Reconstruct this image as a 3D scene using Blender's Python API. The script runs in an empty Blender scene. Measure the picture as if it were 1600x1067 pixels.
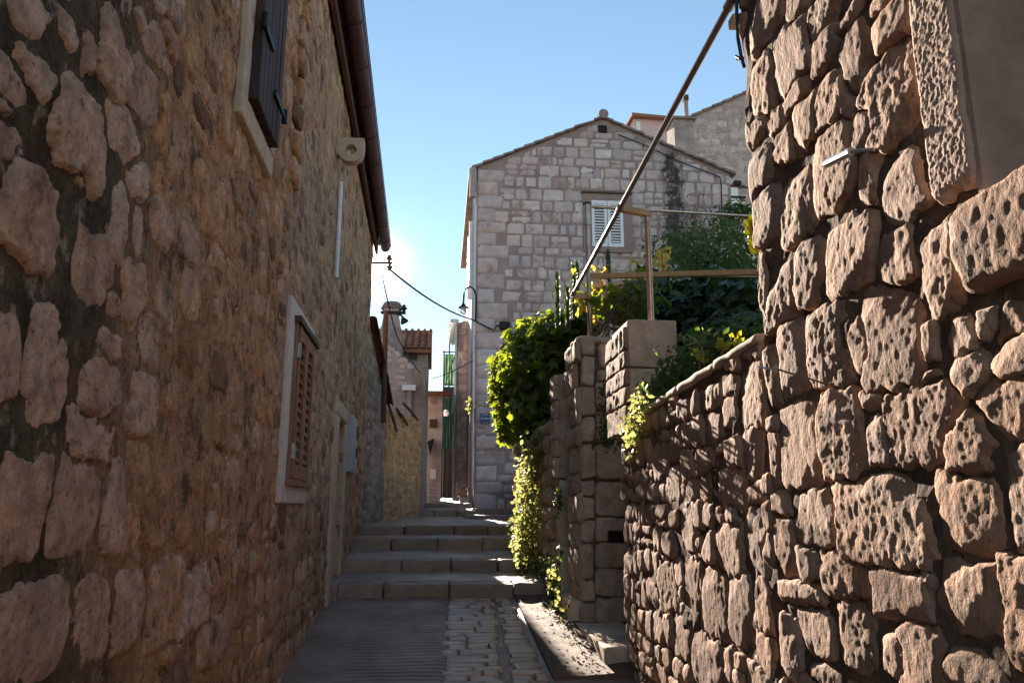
import bpy, bmesh, math, random
import numpy as np
from mathutils import Vector, Matrix

R = math.radians
random.seed(7)
rng = np.random.default_rng(11)
sc = bpy.context.scene
COL = sc.collection

# ------------------------------------------------------------------ camera
F_PX, PITCH, YAW = 1200.0, R(12.2), R(-5.35)
cam_d = bpy.data.cameras.new('camera')
cam_d.sensor_width = 36.0
cam_d.lens = 36.0 * F_PX / 1600.0
cam_d.clip_start, cam_d.clip_end = 0.05, 3000
cam = bpy.data.objects.new('camera', cam_d)
COL.objects.link(cam)
cam.rotation_euler = (math.pi / 2 + PITCH, 0, YAW)
sc.camera = cam

# ------------------------------------------------------------------ light
SUN_AZ, SUN_EL = R(-5.1), R(17.6)          # azimuth measured from +Y towards +X
world = bpy.data.worlds.new('World')
sc.world = world
world.use_nodes = True
wn = world.node_tree
wn.nodes.clear()
wout = wn.nodes.new('ShaderNodeOutputWorld')
wbg = wn.nodes.new('ShaderNodeBackground')
wsky = wn.nodes.new('ShaderNodeTexSky')
wsky.sky_type = 'NISHITA'
wsky.sun_disc = False
wsky.sun_elevation = SUN_EL
wsky.sun_rotation = SUN_AZ
wsky.altitude = 20
wsky.air_density = 1.0
wsky.dust_density = 0.0
wsky.ozone_density = 2.9
# warm white balance of the picture, and the bright aureole that surrounds the sun itself
wtint = wn.nodes.new('ShaderNodeMix'); wtint.data_type = 'RGBA'; wtint.blend_type = 'MULTIPLY'
wtint.inputs[0].default_value = 1.0
wtint.inputs[7].default_value = (1.08, 0.965, 0.80, 1)
wn.links.new(wsky.outputs[0], wtint.inputs[6])
wco = wn.nodes.new('ShaderNodeTexCoord')
wdot = wn.nodes.new('ShaderNodeVectorMath'); wdot.operation = 'DOT_PRODUCT'
wn.links.new(wco.outputs['Generated'], wdot.inputs[0])
wdot.inputs[1].default_value = (math.sin(SUN_AZ) * math.cos(SUN_EL), math.cos(SUN_AZ) * math.cos(SUN_EL), math.sin(SUN_EL))
def wmath(op, a, b=0.0):
    n = wn.nodes.new('ShaderNodeMath'); n.operation = op
    for i, v in enumerate((a, b)):
        if isinstance(v, bpy.types.NodeSocket): wn.links.new(v, n.inputs[i])
        else: n.inputs[i].default_value = v
    return n.outputs[0]
wang = wmath('ARCCOSINE', wmath('MINIMUM', wdot.outputs['Value'], 1.0))
wglow = wmath('ADD', wmath('MULTIPLY', wmath('EXPONENT', wmath('MULTIPLY', wang, -1 / R(0.5))), 120.0),
              wmath('MULTIPLY', wmath('EXPONENT', wmath('MULTIPLY', wang, -1 / R(2.0))), 1.3))
wadd = wn.nodes.new('ShaderNodeMix'); wadd.data_type = 'RGBA'; wadd.blend_type = 'ADD'
wadd.inputs[0].default_value = 1.0
wgc = wn.nodes.new('ShaderNodeCombineColor')
wn.links.new(wglow, wgc.inputs[0]); wn.links.new(wmath('MULTIPLY', wglow, 0.95), wgc.inputs[1]); wn.links.new(wmath('MULTIPLY', wglow, 0.85), wgc.inputs[2])
wn.links.new(wtint.outputs[2], wadd.inputs[6]); wn.links.new(wgc.outputs[0], wadd.inputs[7])
wn.links.new(wadd.outputs[2], wbg.inputs[0])
wbg.inputs[1].default_value = 0.05
wn.links.new(wbg.outputs[0], wout.inputs[0])

sun_d = bpy.data.lights.new('sun', 'SUN')
sun_d.energy = 4.6
sun_d.angle = R(0.53)
sun_d.color = (1.0, 0.84, 0.69)
sun = bpy.data.objects.new('sun', sun_d)
COL.objects.link(sun)
SUN_DIR = Vector((math.sin(SUN_AZ) * math.cos(SUN_EL), math.cos(SUN_AZ) * math.cos(SUN_EL), math.sin(SUN_EL)))
sun.rotation_euler = SUN_DIR.to_track_quat('Z', 'Y').to_euler()

sc.view_settings.view_transform = 'Standard'
sc.view_settings.look = 'None'
sc.view_settings.exposure = 2.45
sc.view_settings.gamma = 1.0
sc.view_settings.use_curve_mapping = False
sc.render.engine = 'CYCLES'
sc.cycles.use_denoising = True
sc.cycles.max_bounces = 6
sc.cycles.diffuse_bounces = 4
sc.cycles.glossy_bounces = 2
sc.cycles.sample_clamp_indirect = 8

# ------------------------------------------------------------------ geometry helpers
_a = math.pi / 2 + PITCH
_M = (np.array([[math.cos(YAW), -math.sin(YAW), 0], [math.sin(YAW), math.cos(YAW), 0], [0, 0, 1]])
      @ np.array([[1, 0, 0], [0, math.cos(_a), -math.sin(_a)], [0, math.sin(_a), math.cos(_a)]]))


def ray(px, py):
    return _M @ np.array([px - 800.0, 533.5 - py, -F_PX])


def at(px, py, Y):
    d = ray(px, py)
    return d * (Y / d[1])


class Frame:
    """wall frame: world = O + u U + v Z + h N (N = U x Z)"""
    def __init__(s, O, U):
        s.O = np.array(O, float)
        U = np.array([U[0], U[1], 0.0]); s.U = U / np.linalg.norm(U)
        s.V = np.array([0, 0, 1.0])
        s.N = np.cross(s.U, s.V)

    def w(s, u, v, h):
        u, v, h = np.broadcast_arrays(np.asarray(u, float), np.asarray(v, float), np.asarray(h, float))
        return s.O + u[..., None] * s.U + v[..., None] * s.V + h[..., None] * s.N

    def px(s, x, y):
        d = ray(x, y)
        t = np.dot(s.O, s.N) / np.dot(d, s.N)
        p = d * t - s.O
        return float(np.dot(p, s.U)), float(p[2])


def _hash(ix, iy, iz):
    h = (ix.astype(np.int64) * 374761393 + iy.astype(np.int64) * 668265263 + iz.astype(np.int64) * 1442695041) & 0xFFFFFFFF
    h = ((h ^ (h >> 13)) * 1274126177) & 0xFFFFFFFF
    h = ((h ^ (h >> 16)) * 2246822519) & 0xFFFFFFFF
    return ((h ^ (h >> 15)) & 0xFFFFFF) / float(0xFFFFFF) * 2 - 1


def vnoise(x, y, z=0.0):
    x = np.asarray(x, float); y = np.asarray(y, float)
    if np.ndim(z) == 0:                              # two-dimensional, z only picks another field
        x = x + 13.71 * z; y = y - 7.93 * z
        ix, iy = np.floor(x), np.floor(y)
        fx, fy = x - ix, y - iy
        fx, fy = fx * fx * fx * (fx * (fx * 6 - 15) + 10), fy * fy * fy * (fy * (fy * 6 - 15) + 10)
        z0 = np.zeros(1)
        a = _hash(ix, iy, z0); b = _hash(ix + 1, iy, z0); c = _hash(ix, iy + 1, z0); d = _hash(ix + 1, iy + 1, z0)
        return (a * (1 - fx) + b * fx) * (1 - fy) + (c * (1 - fx) + d * fx) * fy
    x, y, z = np.broadcast_arrays(x, y, np.asarray(z, float))
    ix, iy, iz = np.floor(x), np.floor(y), np.floor(z)
    fx, fy, fz = x - ix, y - iy, z - iz
    fx, fy, fz = [f * f * f * (f * (f * 6 - 15) + 10) for f in (fx, fy, fz)]
    out = 0
    for a in (0, 1):
        for b in (0, 1):
            for c in (0, 1):
                wgt = (fx if a else 1 - fx) * (fy if b else 1 - fy) * (fz if c else 1 - fz)
                out = out + wgt * _hash(ix + a, iy + b, iz + c)
    return out


def fbm(x, y, z=0.0, o=3, g=0.5):
    s, a, t = 0, 1.0, 0
    for k in range(o):
        s = s + a * vnoise(x * 2 ** k + 17.3 * k, y * 2 ** k + 5.1 * k, z * 2 ** k)
        t += a
        a *= g
    return s / t


def ridged(x, y, z=0.0, o=3):
    s, a, t = 0, 1.0, 0
    for k in range(o):
        s = s + a * (1 - 2 * np.abs(vnoise(x * 2 ** k + 9.7 * k, y * 2 ** k + 3.3 * k, z)))
        t += a
        a *= 0.55
    return s / t


# ------------------------------------------------------------------ object helpers
def obj(name, verts, faces, mat, parent=None, smooth=False, centre=True):
    V = np.asarray(verts, float)
    c = (V.min(0) + V.max(0)) / 2 if centre else np.zeros(3)
    me = bpy.data.meshes.new(name)
    me.from_pydata((V - c).tolist(), [], [list(map(int, f)) for f in faces])
    if smooth:
        me.polygons.foreach_set('use_smooth', [True] * len(me.polygons))
    me.update()
    if mat is not None:
        me.materials.append(mat)
    o = bpy.data.objects.new(name, me)
    o.location = c
    COL.objects.link(o)
    if parent is not None:
        put(o, parent)
    return o


def put(o, parent):
    """parent an object that stands at world coordinates (parents are only translated)"""
    off = Vector((0, 0, 0))
    p = parent
    while p is not None:
        off += p.location
        p = p.parent
    o.parent = parent
    o.location = o.location - off


def root(name, loc, label, cat, group=None, kind=None):
    o = bpy.data.objects.new(name, None)
    o.empty_display_size = 0.2
    o.location = loc
    COL.objects.link(o)
    return tag(o, label, cat, group, kind)


def tag(o, label=None, cat=None, group=None, kind=None):
    if label: o['label'] = label
    if cat: o['category'] = cat
    if group: o['group'] = group
    if kind: o['kind'] = kind
    return o


class MB:
    """collects simple shapes into one mesh"""
    def __init__(s):
        s.v, s.f = [], []

    def add(s, v, f):
        n = len(s.v)
        s.v += [tuple(map(float, p)) for p in v]
        s.f += [[i + n for i in q] for q in f]
        return s

    def box(s, lo, hi):
        (x0, y0, z0), (x1, y1, z1) = lo, hi
        x0, x1 = min(x0, x1), max(x0, x1); y0, y1 = min(y0, y1), max(y0, y1); z0, z1 = min(z0, z1), max(z0, z1)
        return s.add([(x0, y0, z0), (x1, y0, z0), (x1, y1, z0), (x0, y1, z0), (x0, y0, z1), (x1, y0, z1), (x1, y1, z1), (x0, y1, z1)],
                     [(0, 3, 2, 1), (4, 5, 6, 7), (0, 1, 5, 4), (1, 2, 6, 5), (2, 3, 7, 6), (3, 0, 4, 7)])

    def fbox(s, fr, u0, u1, v0, v1, h0, h1):
        """box in a wall frame"""
        u0, u1 = min(u0, u1), max(u0, u1); v0, v1 = min(v0, v1), max(v0, v1); h0, h1 = min(h0, h1), max(h0, h1)
        P = [(u0, v0, h0), (u1, v0, h0), (u1, v1, h0), (u0, v1, h0), (u0, v0, h1), (u1, v0, h1), (u1, v1, h1), (u0, v1, h1)]
        return s.add([fr.w(*p) for p in P], [(0, 3, 2, 1), (4, 5, 6, 7), (0, 1, 5, 4), (1, 2, 6, 5), (2, 3, 7, 6), (3, 0, 4, 7)])

    def tube(s, pts, r, n=8, cap=True):
        pts = [np.array(p, float) for p in pts]
        m = len(pts)
        rr = r if hasattr(r, '__len__') else [r] * m
        base = len(s.v)
        up = np.array([0.13, 0.21, 1.0])
        for i, p in enumerate(pts):
            t = pts[min(i + 1, m - 1)] - pts[max(i - 1, 0)]
            t = t / (np.linalg.norm(t) + 1e-9)
            if abs(np.dot(t, up)) > 0.98 * np.linalg.norm(up):
                up = np.array([1.0, 0.2, 0.1])
            a = np.cross(t, up); a /= np.linalg.norm(a)
            b = np.cross(t, a)
            for k in range(n):
                q = 2 * math.pi * k / n
                s.v.append(tuple(p + rr[i] * (math.cos(q) * a + math.sin(q) * b)))
        for i in range(m - 1):
            for k in range(n):
                k2 = (k + 1) % n
                s.f.append([base + i * n + k, base + (i + 1) * n + k, base + (i + 1) * n + k2, base + i * n + k2])
        if cap:
            s.f.append([base + k for k in range(n)])
            s.f.append([base + (m - 1) * n + k for k in reversed(range(n))])
        return s

    def lathe(s, c, prof, n=14, axis=None):
        """prof: list of (r, z) about c, vertical axis"""
        base = len(s.v)
        for r_, z_ in prof:
            for k in range(n):
                q = 2 * math.pi * k / n
                s.v.append((c[0] + r_ * math.cos(q), c[1] + r_ * math.sin(q), c[2] + z_))
        for i in range(len(prof) - 1):
            for k in range(n):
                k2 = (k + 1) % n
                s.f.append([base + i * n + k, base + i * n + k2, base + (i + 1) * n + k2, base + (i + 1) * n + k])
        return s

    def build(s, name, mat, parent=None, smooth=False):
        return obj(name, s.v, s.f, mat, parent, smooth)


def rock_box(name, lo, hi, mat, parent, res=0.05, r=0.02, amp=0.008, freq=9.0, fr=None, seed=0.0):
    """a block with worn rounded arrises and an uneven surface"""
    lo, hi = np.minimum(lo, hi).astype(float), np.maximum(lo, hi).astype(float)
    size = hi - lo
    r = min(r, size.min() * 0.45)
    lines = []
    for L_ in size:
        k_ = int(np.clip(round((L_ - 2 * r) / res), 1, 40))
        lines.append(np.concatenate([[0, r * 0.3], np.linspace(r, L_ - r, k_ + 1), [L_ - r * 0.3, L_]]) / L_)
    n = [len(l) - 1 for l in lines]
    verts, faces, index = [], [], {}
    def vid(i, j, k):
        key = (i, j, k)
        if key not in index:
            index[key] = len(verts)
            verts.append((lines[0][i], lines[1][j], lines[2][k]))
        return index[key]
    for ax in range(3):
        b, c = (ax + 1) % 3, (ax + 2) % 3
        for side in (0, n[ax]):
            for i in range(n[b]):
                for j in range(n[c]):
                    q = []
                    for di, dj in ((0, 0), (1, 0), (1, 1), (0, 1)):
                        k = [0, 0, 0]; k[ax] = side; k[b] = i + di; k[c] = j + dj
                        q.append(vid(*k))
                    faces.append(q if side else q[::-1])
    V = np.array(verts) * size - size / 2
    half = size / 2
    inner = np.clip(V, -(half - r), half - r)
    d = V - inner
    L = np.linalg.norm(d, axis=1, keepdims=True)
    nrm = d / np.maximum(L, 1e-9)
    # face points: pull to the rounded surface
    V = inner + nrm * r
    c = (lo + hi) / 2
    P = V + c
    nz = fbm(P[:, 0] * freq + seed, P[:, 1] * freq, P[:, 2] * freq + seed, 3)
    V = V + nrm * (amp * nz)[:, None]
    V = V + c
    if fr is not None:
        V = fr.w(V[:, 0], V[:, 1], V[:, 2])
    return obj(name, V, faces, mat, parent, smooth=True)


# ------------------------------------------------------------------ materials
def newmat(name):
    m = bpy.data.materials.new(name)
    m.use_nodes = True
    nt = m.node_tree
    b = nt.nodes['Principled BSDF']
    return m, nt, b


def nd(nt, typ, **kw):
    n = nt.nodes.new(typ)
    for k, v in kw.items():
        if k.startswith('i_'):
            key = k[2:]
            key = int(key) if key.isdigit() else key.replace('_', ' ')
            s = n.inputs[key]
            if hasattr(v, 'links') or isinstance(v, bpy.types.NodeSocket):
                nt.links.new(v, s)
            else:
                s.default_value = v
        else:
            setattr(n, k, v)
    return n


def pos(nt, sx=1, sy=1, sz=1):
    g = nd(nt, 'ShaderNodeNewGeometry')
    m = nd(nt, 'ShaderNodeVectorMath', operation='MULTIPLY', i_0=g.outputs['Position'])
    m.inputs[1].default_value = (sx, sy, sz)
    return m.outputs[0]


def noise(nt, vec, scale, detail=4.0, rough=0.6):
    n = nd(nt, 'ShaderNodeTexNoise', i_Vector=vec, i_Scale=scale, i_Detail=detail, i_Roughness=rough)
    return n.outputs['Fac']


def remap(nt, x, a, b, c, d):
    n = nd(nt, 'ShaderNodeMapRange', i_0=x, i_1=a, i_2=b, i_3=c, i_4=d)
    n.clamp = True
    return n.outputs[0]


def math_(nt, op, a, b=0.0):
    n = nd(nt, 'ShaderNodeMath', operation=op, i_0=a, i_1=b)
    return n.outputs[0]


def mixc(nt, fac, a, b, typ='MIX'):
    n = nd(nt, 'ShaderNodeMix', data_type='RGBA', blend_type=typ)
    for s, v in ((n.inputs[0], fac), (n.inputs[6], a), (n.inputs[7], b)):
        if isinstance(v, bpy.types.NodeSocket):
            nt.links.new(v, s)
        else:
            s.default_value = v if not isinstance(v, tuple) else (*v[:3], 1.0)
    return n.outputs[2]


def ramp(nt, fac, cols, interp='LINEAR'):
    n = nd(nt, 'ShaderNodeValToRGB', i_0=fac)
    n.color_ramp.interpolation = interp
    els = n.color_ramp.elements
    while len(els) < len(cols):
        els.new(0.5)
    for i, c in enumerate(cols):
        els[i].position = i / max(1, len(cols) - 1)
        els[i].color = (*c, 1)
    return n.outputs[0]


def island_random(nt):
    a = nd(nt, 'ShaderNodeObjectInfo').outputs['Random']
    b = nd(nt, 'ShaderNodeNewGeometry').outputs['Random Per Island']
    return math_(nt, 'FRACT', math_(nt, 'ADD', a, b))


def stone_mat(name, cols, mottle=(0.55, 1.2), mscale=7.0, pit=0.35, pscale=55.0, bump=0.5, bdist=0.01, bscale=70.0,
              stretch=(1, 1, 1), rough=0.92, dark=None, stain=None, spec=0.25):
    m, nt, b = newmat(name)
    c = ramp(nt, island_random(nt), cols)
    p = pos(nt, *stretch)
    k = remap(nt, noise(nt, p, mscale, 5, 0.65), 0.3, 0.7, *mottle)
    kk = nd(nt, 'ShaderNodeCombineColor', i_0=k, i_1=k, i_2=k).outputs[0]
    c = mixc(nt, 1.0, c, kk, 'MULTIPLY')
    # warm and grey drift
    dr = remap(nt, noise(nt, p, mscale * 0.45, 3, 0.5), 0.4, 0.65, 0, 0.5)
    c = mixc(nt, dr, c, mixc(nt, 1.0, c, (1.12, 0.93, 0.74), 'MULTIPLY'))
    if pit:
        q = remap(nt, noise(nt, p, pscale, 3, 0.7), 0.56, 0.72, 0, pit)
        c = mixc(nt, q, c, mixc(nt, 1.0, c, (0.30, 0.25, 0.21), 'MULTIPLY'))
    if dark:                                        # lichen and soot blotches with a shape of their own
        amt, dsc, dcol = dark
        q = remap(nt, noise(nt, p, dsc, 6, 0.7), 0.57, 0.68, 0, amt)
        c = mixc(nt, q, c, dcol)
    if stain:
        c = stain(nt, c)
    nt.links.new(c, b.inputs['Base Color'])
    b.inputs['Roughness'].default_value = rough
    b.inputs['Specular IOR Level'].default_value = spec
    n1 = noise(nt, p, bscale, 6, 0.75)
    n2 = noise(nt, p, bscale * 0.25, 4, 0.6)
    hh = math_(nt, 'ADD', math_(nt, 'MULTIPLY', n1, 0.5), n2)
    bp = nd(nt, 'ShaderNodeBump', i_Strength=bump, i_Distance=bdist, i_Height=hh)
    nt.links.new(bp.outputs[0], b.inputs['Normal'])
    return m


def plain_mat(name, col, rough=0.6, metal=0.0, vary=0.25, nscale=12.0, bump=0.15, bscale=60, spec=0.4, col2=None, stretch=(1, 1, 1), bdist=0.004):
    m, nt, b = newmat(name)
    p = pos(nt, *stretch)
    k = remap(nt, noise(nt, p, nscale, 5, 0.65), 0.3, 0.7, 1 - vary, 1 + vary)
    kk = nd(nt, 'ShaderNodeCombineColor', i_0=k, i_1=k, i_2=k).outputs[0]
    c = (*col, 1.0)
    if col2:
        c = mixc(nt, remap(nt, noise(nt, p, nscale * 0.6, 6, 0.7), 0.45, 0.62, 0, 1), col, col2)
    c = mixc(nt, 1.0, c, kk, 'MULTIPLY')
    nt.links.new(c, b.inputs['Base Color'])
    b.inputs['Roughness'].default_value = rough
    b.inputs['Metallic'].default_value = metal
    b.inputs['Specular IOR Level'].default_value = spec
    if bump:
        bp = nd(nt, 'ShaderNodeBump', i_Strength=bump, i_Distance=bdist, i_Height=noise(nt, p, bscale, 5, 0.7))
        nt.links.new(bp.outputs[0], b.inputs['Normal'])
    return m


def leaf_mat(name, cols, trans=(0.35, 0.5, 0.05), tw=0.5, rough=0.45):
    m, nt, b = newmat(name)
    c = ramp(nt, island_random(nt), cols)
    nt.links.new(c, b.inputs['Base Color'])
    b.inputs['Roughness'].default_value = rough
    b.inputs['Specular IOR Level'].default_value = 0.4
    tr = nd(nt, 'ShaderNodeBsdfTranslucent')
    tcol = mixc(nt, 0.75, c, trans)
    nt.links.new(tcol, tr.inputs[0])
    mx = nd(nt, 'ShaderNodeMixShader', i_0=tw)
    nt.links.new(b.outputs[0], mx.inputs[1])
    nt.links.new(tr.outputs[0], mx.inputs[2])
    nt.links.new(mx.outputs[0], nt.nodes['Material Output'].inputs[0])
    return m


M = {}
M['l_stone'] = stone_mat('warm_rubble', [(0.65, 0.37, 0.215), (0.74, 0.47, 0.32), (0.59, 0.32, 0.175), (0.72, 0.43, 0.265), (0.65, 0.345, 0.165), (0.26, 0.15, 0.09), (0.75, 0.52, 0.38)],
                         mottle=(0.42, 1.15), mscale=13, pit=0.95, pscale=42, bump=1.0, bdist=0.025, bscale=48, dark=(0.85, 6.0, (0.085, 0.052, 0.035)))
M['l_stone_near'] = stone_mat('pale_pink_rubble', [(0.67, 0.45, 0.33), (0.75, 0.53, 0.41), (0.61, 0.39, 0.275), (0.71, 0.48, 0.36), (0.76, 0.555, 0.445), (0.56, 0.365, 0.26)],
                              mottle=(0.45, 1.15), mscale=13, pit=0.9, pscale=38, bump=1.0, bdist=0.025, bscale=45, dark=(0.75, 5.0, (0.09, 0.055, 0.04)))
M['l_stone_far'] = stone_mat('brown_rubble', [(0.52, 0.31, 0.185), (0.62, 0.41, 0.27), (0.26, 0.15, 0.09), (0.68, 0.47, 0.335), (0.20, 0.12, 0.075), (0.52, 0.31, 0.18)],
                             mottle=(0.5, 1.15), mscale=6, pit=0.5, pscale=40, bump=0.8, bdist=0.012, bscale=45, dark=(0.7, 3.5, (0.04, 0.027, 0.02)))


def left_mortar():
    m, nt, b = newmat('left_wall_mortar')
    p = pos(nt)
    g = nd(nt, 'ShaderNodeSeparateXYZ', i_0=nd(nt, 'ShaderNodeNewGeometry').outputs['Position'])
    warm = mixc(nt, remap(nt, noise(nt, p, 2.2, 6, 0.7), 0.35, 0.65, 0, 1), (0.49, 0.255, 0.128), (0.68, 0.385, 0.215))
    grey = mixc(nt, remap(nt, noise(nt, p, 3.0, 5, 0.7), 0.35, 0.65, 0, 1), (0.52, 0.31, 0.195), (0.70, 0.455, 0.31))
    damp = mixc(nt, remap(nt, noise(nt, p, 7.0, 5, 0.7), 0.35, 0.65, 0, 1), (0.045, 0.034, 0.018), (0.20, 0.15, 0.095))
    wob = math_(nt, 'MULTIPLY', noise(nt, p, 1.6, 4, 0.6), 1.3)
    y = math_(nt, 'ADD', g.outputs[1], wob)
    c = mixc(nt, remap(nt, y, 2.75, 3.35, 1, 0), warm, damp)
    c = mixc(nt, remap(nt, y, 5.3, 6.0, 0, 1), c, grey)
    sp = remap(nt, noise(nt, p, 5.0, 8, 0.78), 0.515, 0.60, 0, 0.85)
    c = mixc(nt, sp, c, (0.10, 0.062, 0.037))
    sp = remap(nt, noise(nt, p, 17.0, 6, 0.75), 0.53, 0.62, 0, 0.7)
    c = mixc(nt, sp, c, (0.17, 0.10, 0.06))
    sp = remap(nt, noise(nt, pos(nt, 1.3, 1.3, 1.0), 9.0, 6, 0.7), 0.56, 0.64, 0, 0.6)
    c = mixc(nt, sp, c, (0.62, 0.48, 0.38))
    fine = remap(nt, noise(nt, p, 45, 4, 0.7), 0.3, 0.7, 0.65, 1.25)
    c = mixc(nt, 1.0, c, nd(nt, 'ShaderNodeCombineColor', i_0=fine, i_1=fine, i_2=fine).outputs[0], 'MULTIPLY')
    nt.links.new(c, b.inputs['Base Color'])
    b.inputs['Roughness'].default_value = 0.95
    b.inputs['Specular IOR Level'].default_value = 0.2
    hh = math_(nt, 'ADD', noise(nt, p, 14, 5, 0.7), math_(nt, 'MULTIPLY', noise(nt, p, 70, 5, 0.75), 0.45))
    bp = nd(nt, 'ShaderNodeBump', i_Strength=1.0, i_Distance=0.04, i_Height=hh)
    nt.links.new(bp.outputs[0], b.inputs['Normal'])
    return m


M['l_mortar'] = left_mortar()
M['r_stone'] = stone_mat('weathered_limestone', [(0.40, 0.262, 0.192), (0.47, 0.32, 0.24), (0.34, 0.22, 0.16), (0.44, 0.295, 0.215), (0.37, 0.265, 0.215), (0.50, 0.36, 0.285), (0.30, 0.20, 0.15)],
                         mottle=(0.58, 1.12), mscale=11, pit=0.55, pscale=60, bump=0.9, bdist=0.009, bscale=90, stretch=(1, 1, 0.8), dark=(0.35, 4.5, (0.22, 0.13, 0.065)))
M['r_mortar'] = plain_mat('dark_joint_mortar', (0.15, 0.11, 0.088), 0.95, vary=0.45, nscale=9, bump=0.8, bscale=40, spec=0.1, bdist=0.02)
M['r_dressed'] = plain_mat('dressed_limestone', (0.44, 0.325, 0.265), 0.9, vary=0.25, nscale=6, bump=0.35, bscale=120, spec=0.2)
M['plaster_block'] = plain_mat('plastered_pier', (0.62, 0.49, 0.39), 0.9, vary=0.15, nscale=6, bump=0.3, bscale=90, spec=0.2, col2=(0.42, 0.33, 0.26))
M['pier_stone'] = stone_mat('pier_stone', [(0.48, 0.37, 0.29), (0.56, 0.44, 0.36), (0.42, 0.32, 0.25), (0.52, 0.40, 0.32)],
                            mottle=(0.65, 1.15), mscale=8, pit=0.4, pscale=60, bump=0.7, bdist=0.01, bscale=70, dark=(0.5, 4.0, (0.07, 0.06, 0.035)))


def gable_stain(nt, c):
    g = nd(nt, 'ShaderNodeSeparateXYZ', i_0=nd(nt, 'ShaderNodeNewGeometry').outputs['Position'])
    p = pos(nt)
    wob = math_(nt, 'MULTIPLY', math_(nt, 'SUBTRACT', noise(nt, p, 1.6, 5, 0.7), 0.5), 1.1)
    dx = math_(nt, 'ABSOLUTE', math_(nt, 'SUBTRACT', math_(nt, 'ADD', g.outputs[0], wob), 5.82))
    m1 = remap(nt, dx, 0.12, 0.34, 1, 0)
    m2 = remap(nt, g.outputs[2], 5.4, 6.4, 0, 1)
    m3 = remap(nt, g.outputs[2], 8.9, 9.2, 1, 0)
    mm = math_(nt, 'MULTIPLY', math_(nt, 'MULTIPLY', m1, m2), m3)
    br = remap(nt, noise(nt, p, 6, 5, 0.7), 0.33, 0.5, 0.2, 0.92)
    return mixc(nt, math_(nt, 'MULTIPLY', mm, br), c, (0.03, 0.024, 0.024))


GC = [(0.53, 0.445, 0.45), (0.61, 0.535, 0.54), (0.46, 0.39, 0.40), (0.70, 0.64, 0.64), (0.50, 0.41, 0.395), (0.57, 0.485, 0.49), (0.47, 0.40, 0.43), (0.65, 0.575, 0.57), (0.43, 0.36, 0.36)]
M['g_stone'] = stone_mat('pale_gable_stone', GC, mottle=(0.72, 1.12), mscale=4, pit=0.4, pscale=16, bump=0.6, bdist=0.02, bscale=22, stain=gable_stain, dark=(0.6, 1.8, (0.16, 0.125, 0.115)))
M['g_mortar'] = stone_mat('gable_mortar', [(0.32, 0.255, 0.25), (0.32, 0.255, 0.25)], mottle=(0.7, 1.15), mscale=2.5, pit=0.4, pscale=14, bump=0.6, bdist=0.02, bscale=20, stain=gable_stain)
M['b_stone'] = stone_mat('far_house_stone', [(0.50, 0.43, 0.40), (0.62, 0.55, 0.5), (0.42, 0.35, 0.33), (0.55, 0.47, 0.42)], mottle=(0.7, 1.15), mscale=3, pit=0.3, pscale=9, bump=0.5, bdist=0.02, bscale=12, dark=(0.45, 0.8, (0.16, 0.13, 0.12)))
M['b_mortar'] = plain_mat('far_house_mortar', (0.36, 0.295, 0.27), 0.95, vary=0.25, nscale=2, bump=0.4, bscale=12, bdist=0.02)
M['o_mortar'] = plain_mat('outbuilding_mortar', (0.33, 0.245, 0.20), 0.95, vary=0.35, nscale=1.6, bump=0.7, bscale=14, bdist=0.03, col2=(0.21, 0.15, 0.12), stretch=(1, 1, 0.6))
M['warm_wall'] = plain_mat('bounce_tinted_wall', (0.68, 0.37, 0.18), 0.95, vary=0.4, nscale=4, bump=0.9, bscale=16, bdist=0.05, col2=(0.48, 0.25, 0.12), stretch=(1, 1, 0.7))  # warm sunlight reflected onto the wall is put into this colour
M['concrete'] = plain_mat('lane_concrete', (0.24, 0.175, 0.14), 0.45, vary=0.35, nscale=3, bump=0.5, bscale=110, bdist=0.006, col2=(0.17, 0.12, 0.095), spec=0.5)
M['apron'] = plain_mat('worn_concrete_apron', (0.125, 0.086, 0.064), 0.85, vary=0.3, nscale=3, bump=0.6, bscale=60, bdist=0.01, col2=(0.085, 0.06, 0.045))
M['sett'] = stone_mat('polished_sett', [(0.46, 0.37, 0.32), (0.55, 0.45, 0.39), (0.38, 0.30, 0.26), (0.50, 0.41, 0.36)], mottle=(0.7, 1.15), mscale=9, pit=0.5, pscale=60, bump=0.6, bdist=0.008, bscale=55, rough=0.33, spec=0.6)
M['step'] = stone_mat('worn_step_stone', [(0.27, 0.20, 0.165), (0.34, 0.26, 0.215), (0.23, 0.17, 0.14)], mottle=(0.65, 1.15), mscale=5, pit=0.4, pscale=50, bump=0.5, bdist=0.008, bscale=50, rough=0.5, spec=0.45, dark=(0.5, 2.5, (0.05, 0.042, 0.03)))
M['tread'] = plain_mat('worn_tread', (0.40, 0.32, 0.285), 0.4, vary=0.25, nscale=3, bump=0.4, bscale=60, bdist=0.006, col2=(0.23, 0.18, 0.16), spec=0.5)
M['soil'] = plain_mat('garden_soil', (0.09, 0.065, 0.045), 1.0, vary=0.4, nscale=4, bump=0.8, bscale=25, bdist=0.03)
M['earth'] = plain_mat('town_ground', (0.16, 0.13, 0.11), 1.0, vary=0.3, nscale=0.4, bump=0.3, bscale=3)
M['white_surround'] = plain_mat('whitewashed_surround', (0.62, 0.54, 0.49), 0.9, vary=0.12, nscale=8, bump=0.5, bscale=60, spec=0.2)
M['lime_surround'] = plain_mat('pale_stone_surround', (0.52, 0.40, 0.30), 0.9, vary=0.18, nscale=9, bump=0.5, bscale=60, spec=0.2)
M['wood_warm'] = plain_mat('varnished_shutter_wood', (0.26, 0.12, 0.07), 0.55, vary=0.3, nscale=8, bump=0.3, bscale=70, stretch=(3, 3, 0.4))
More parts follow.
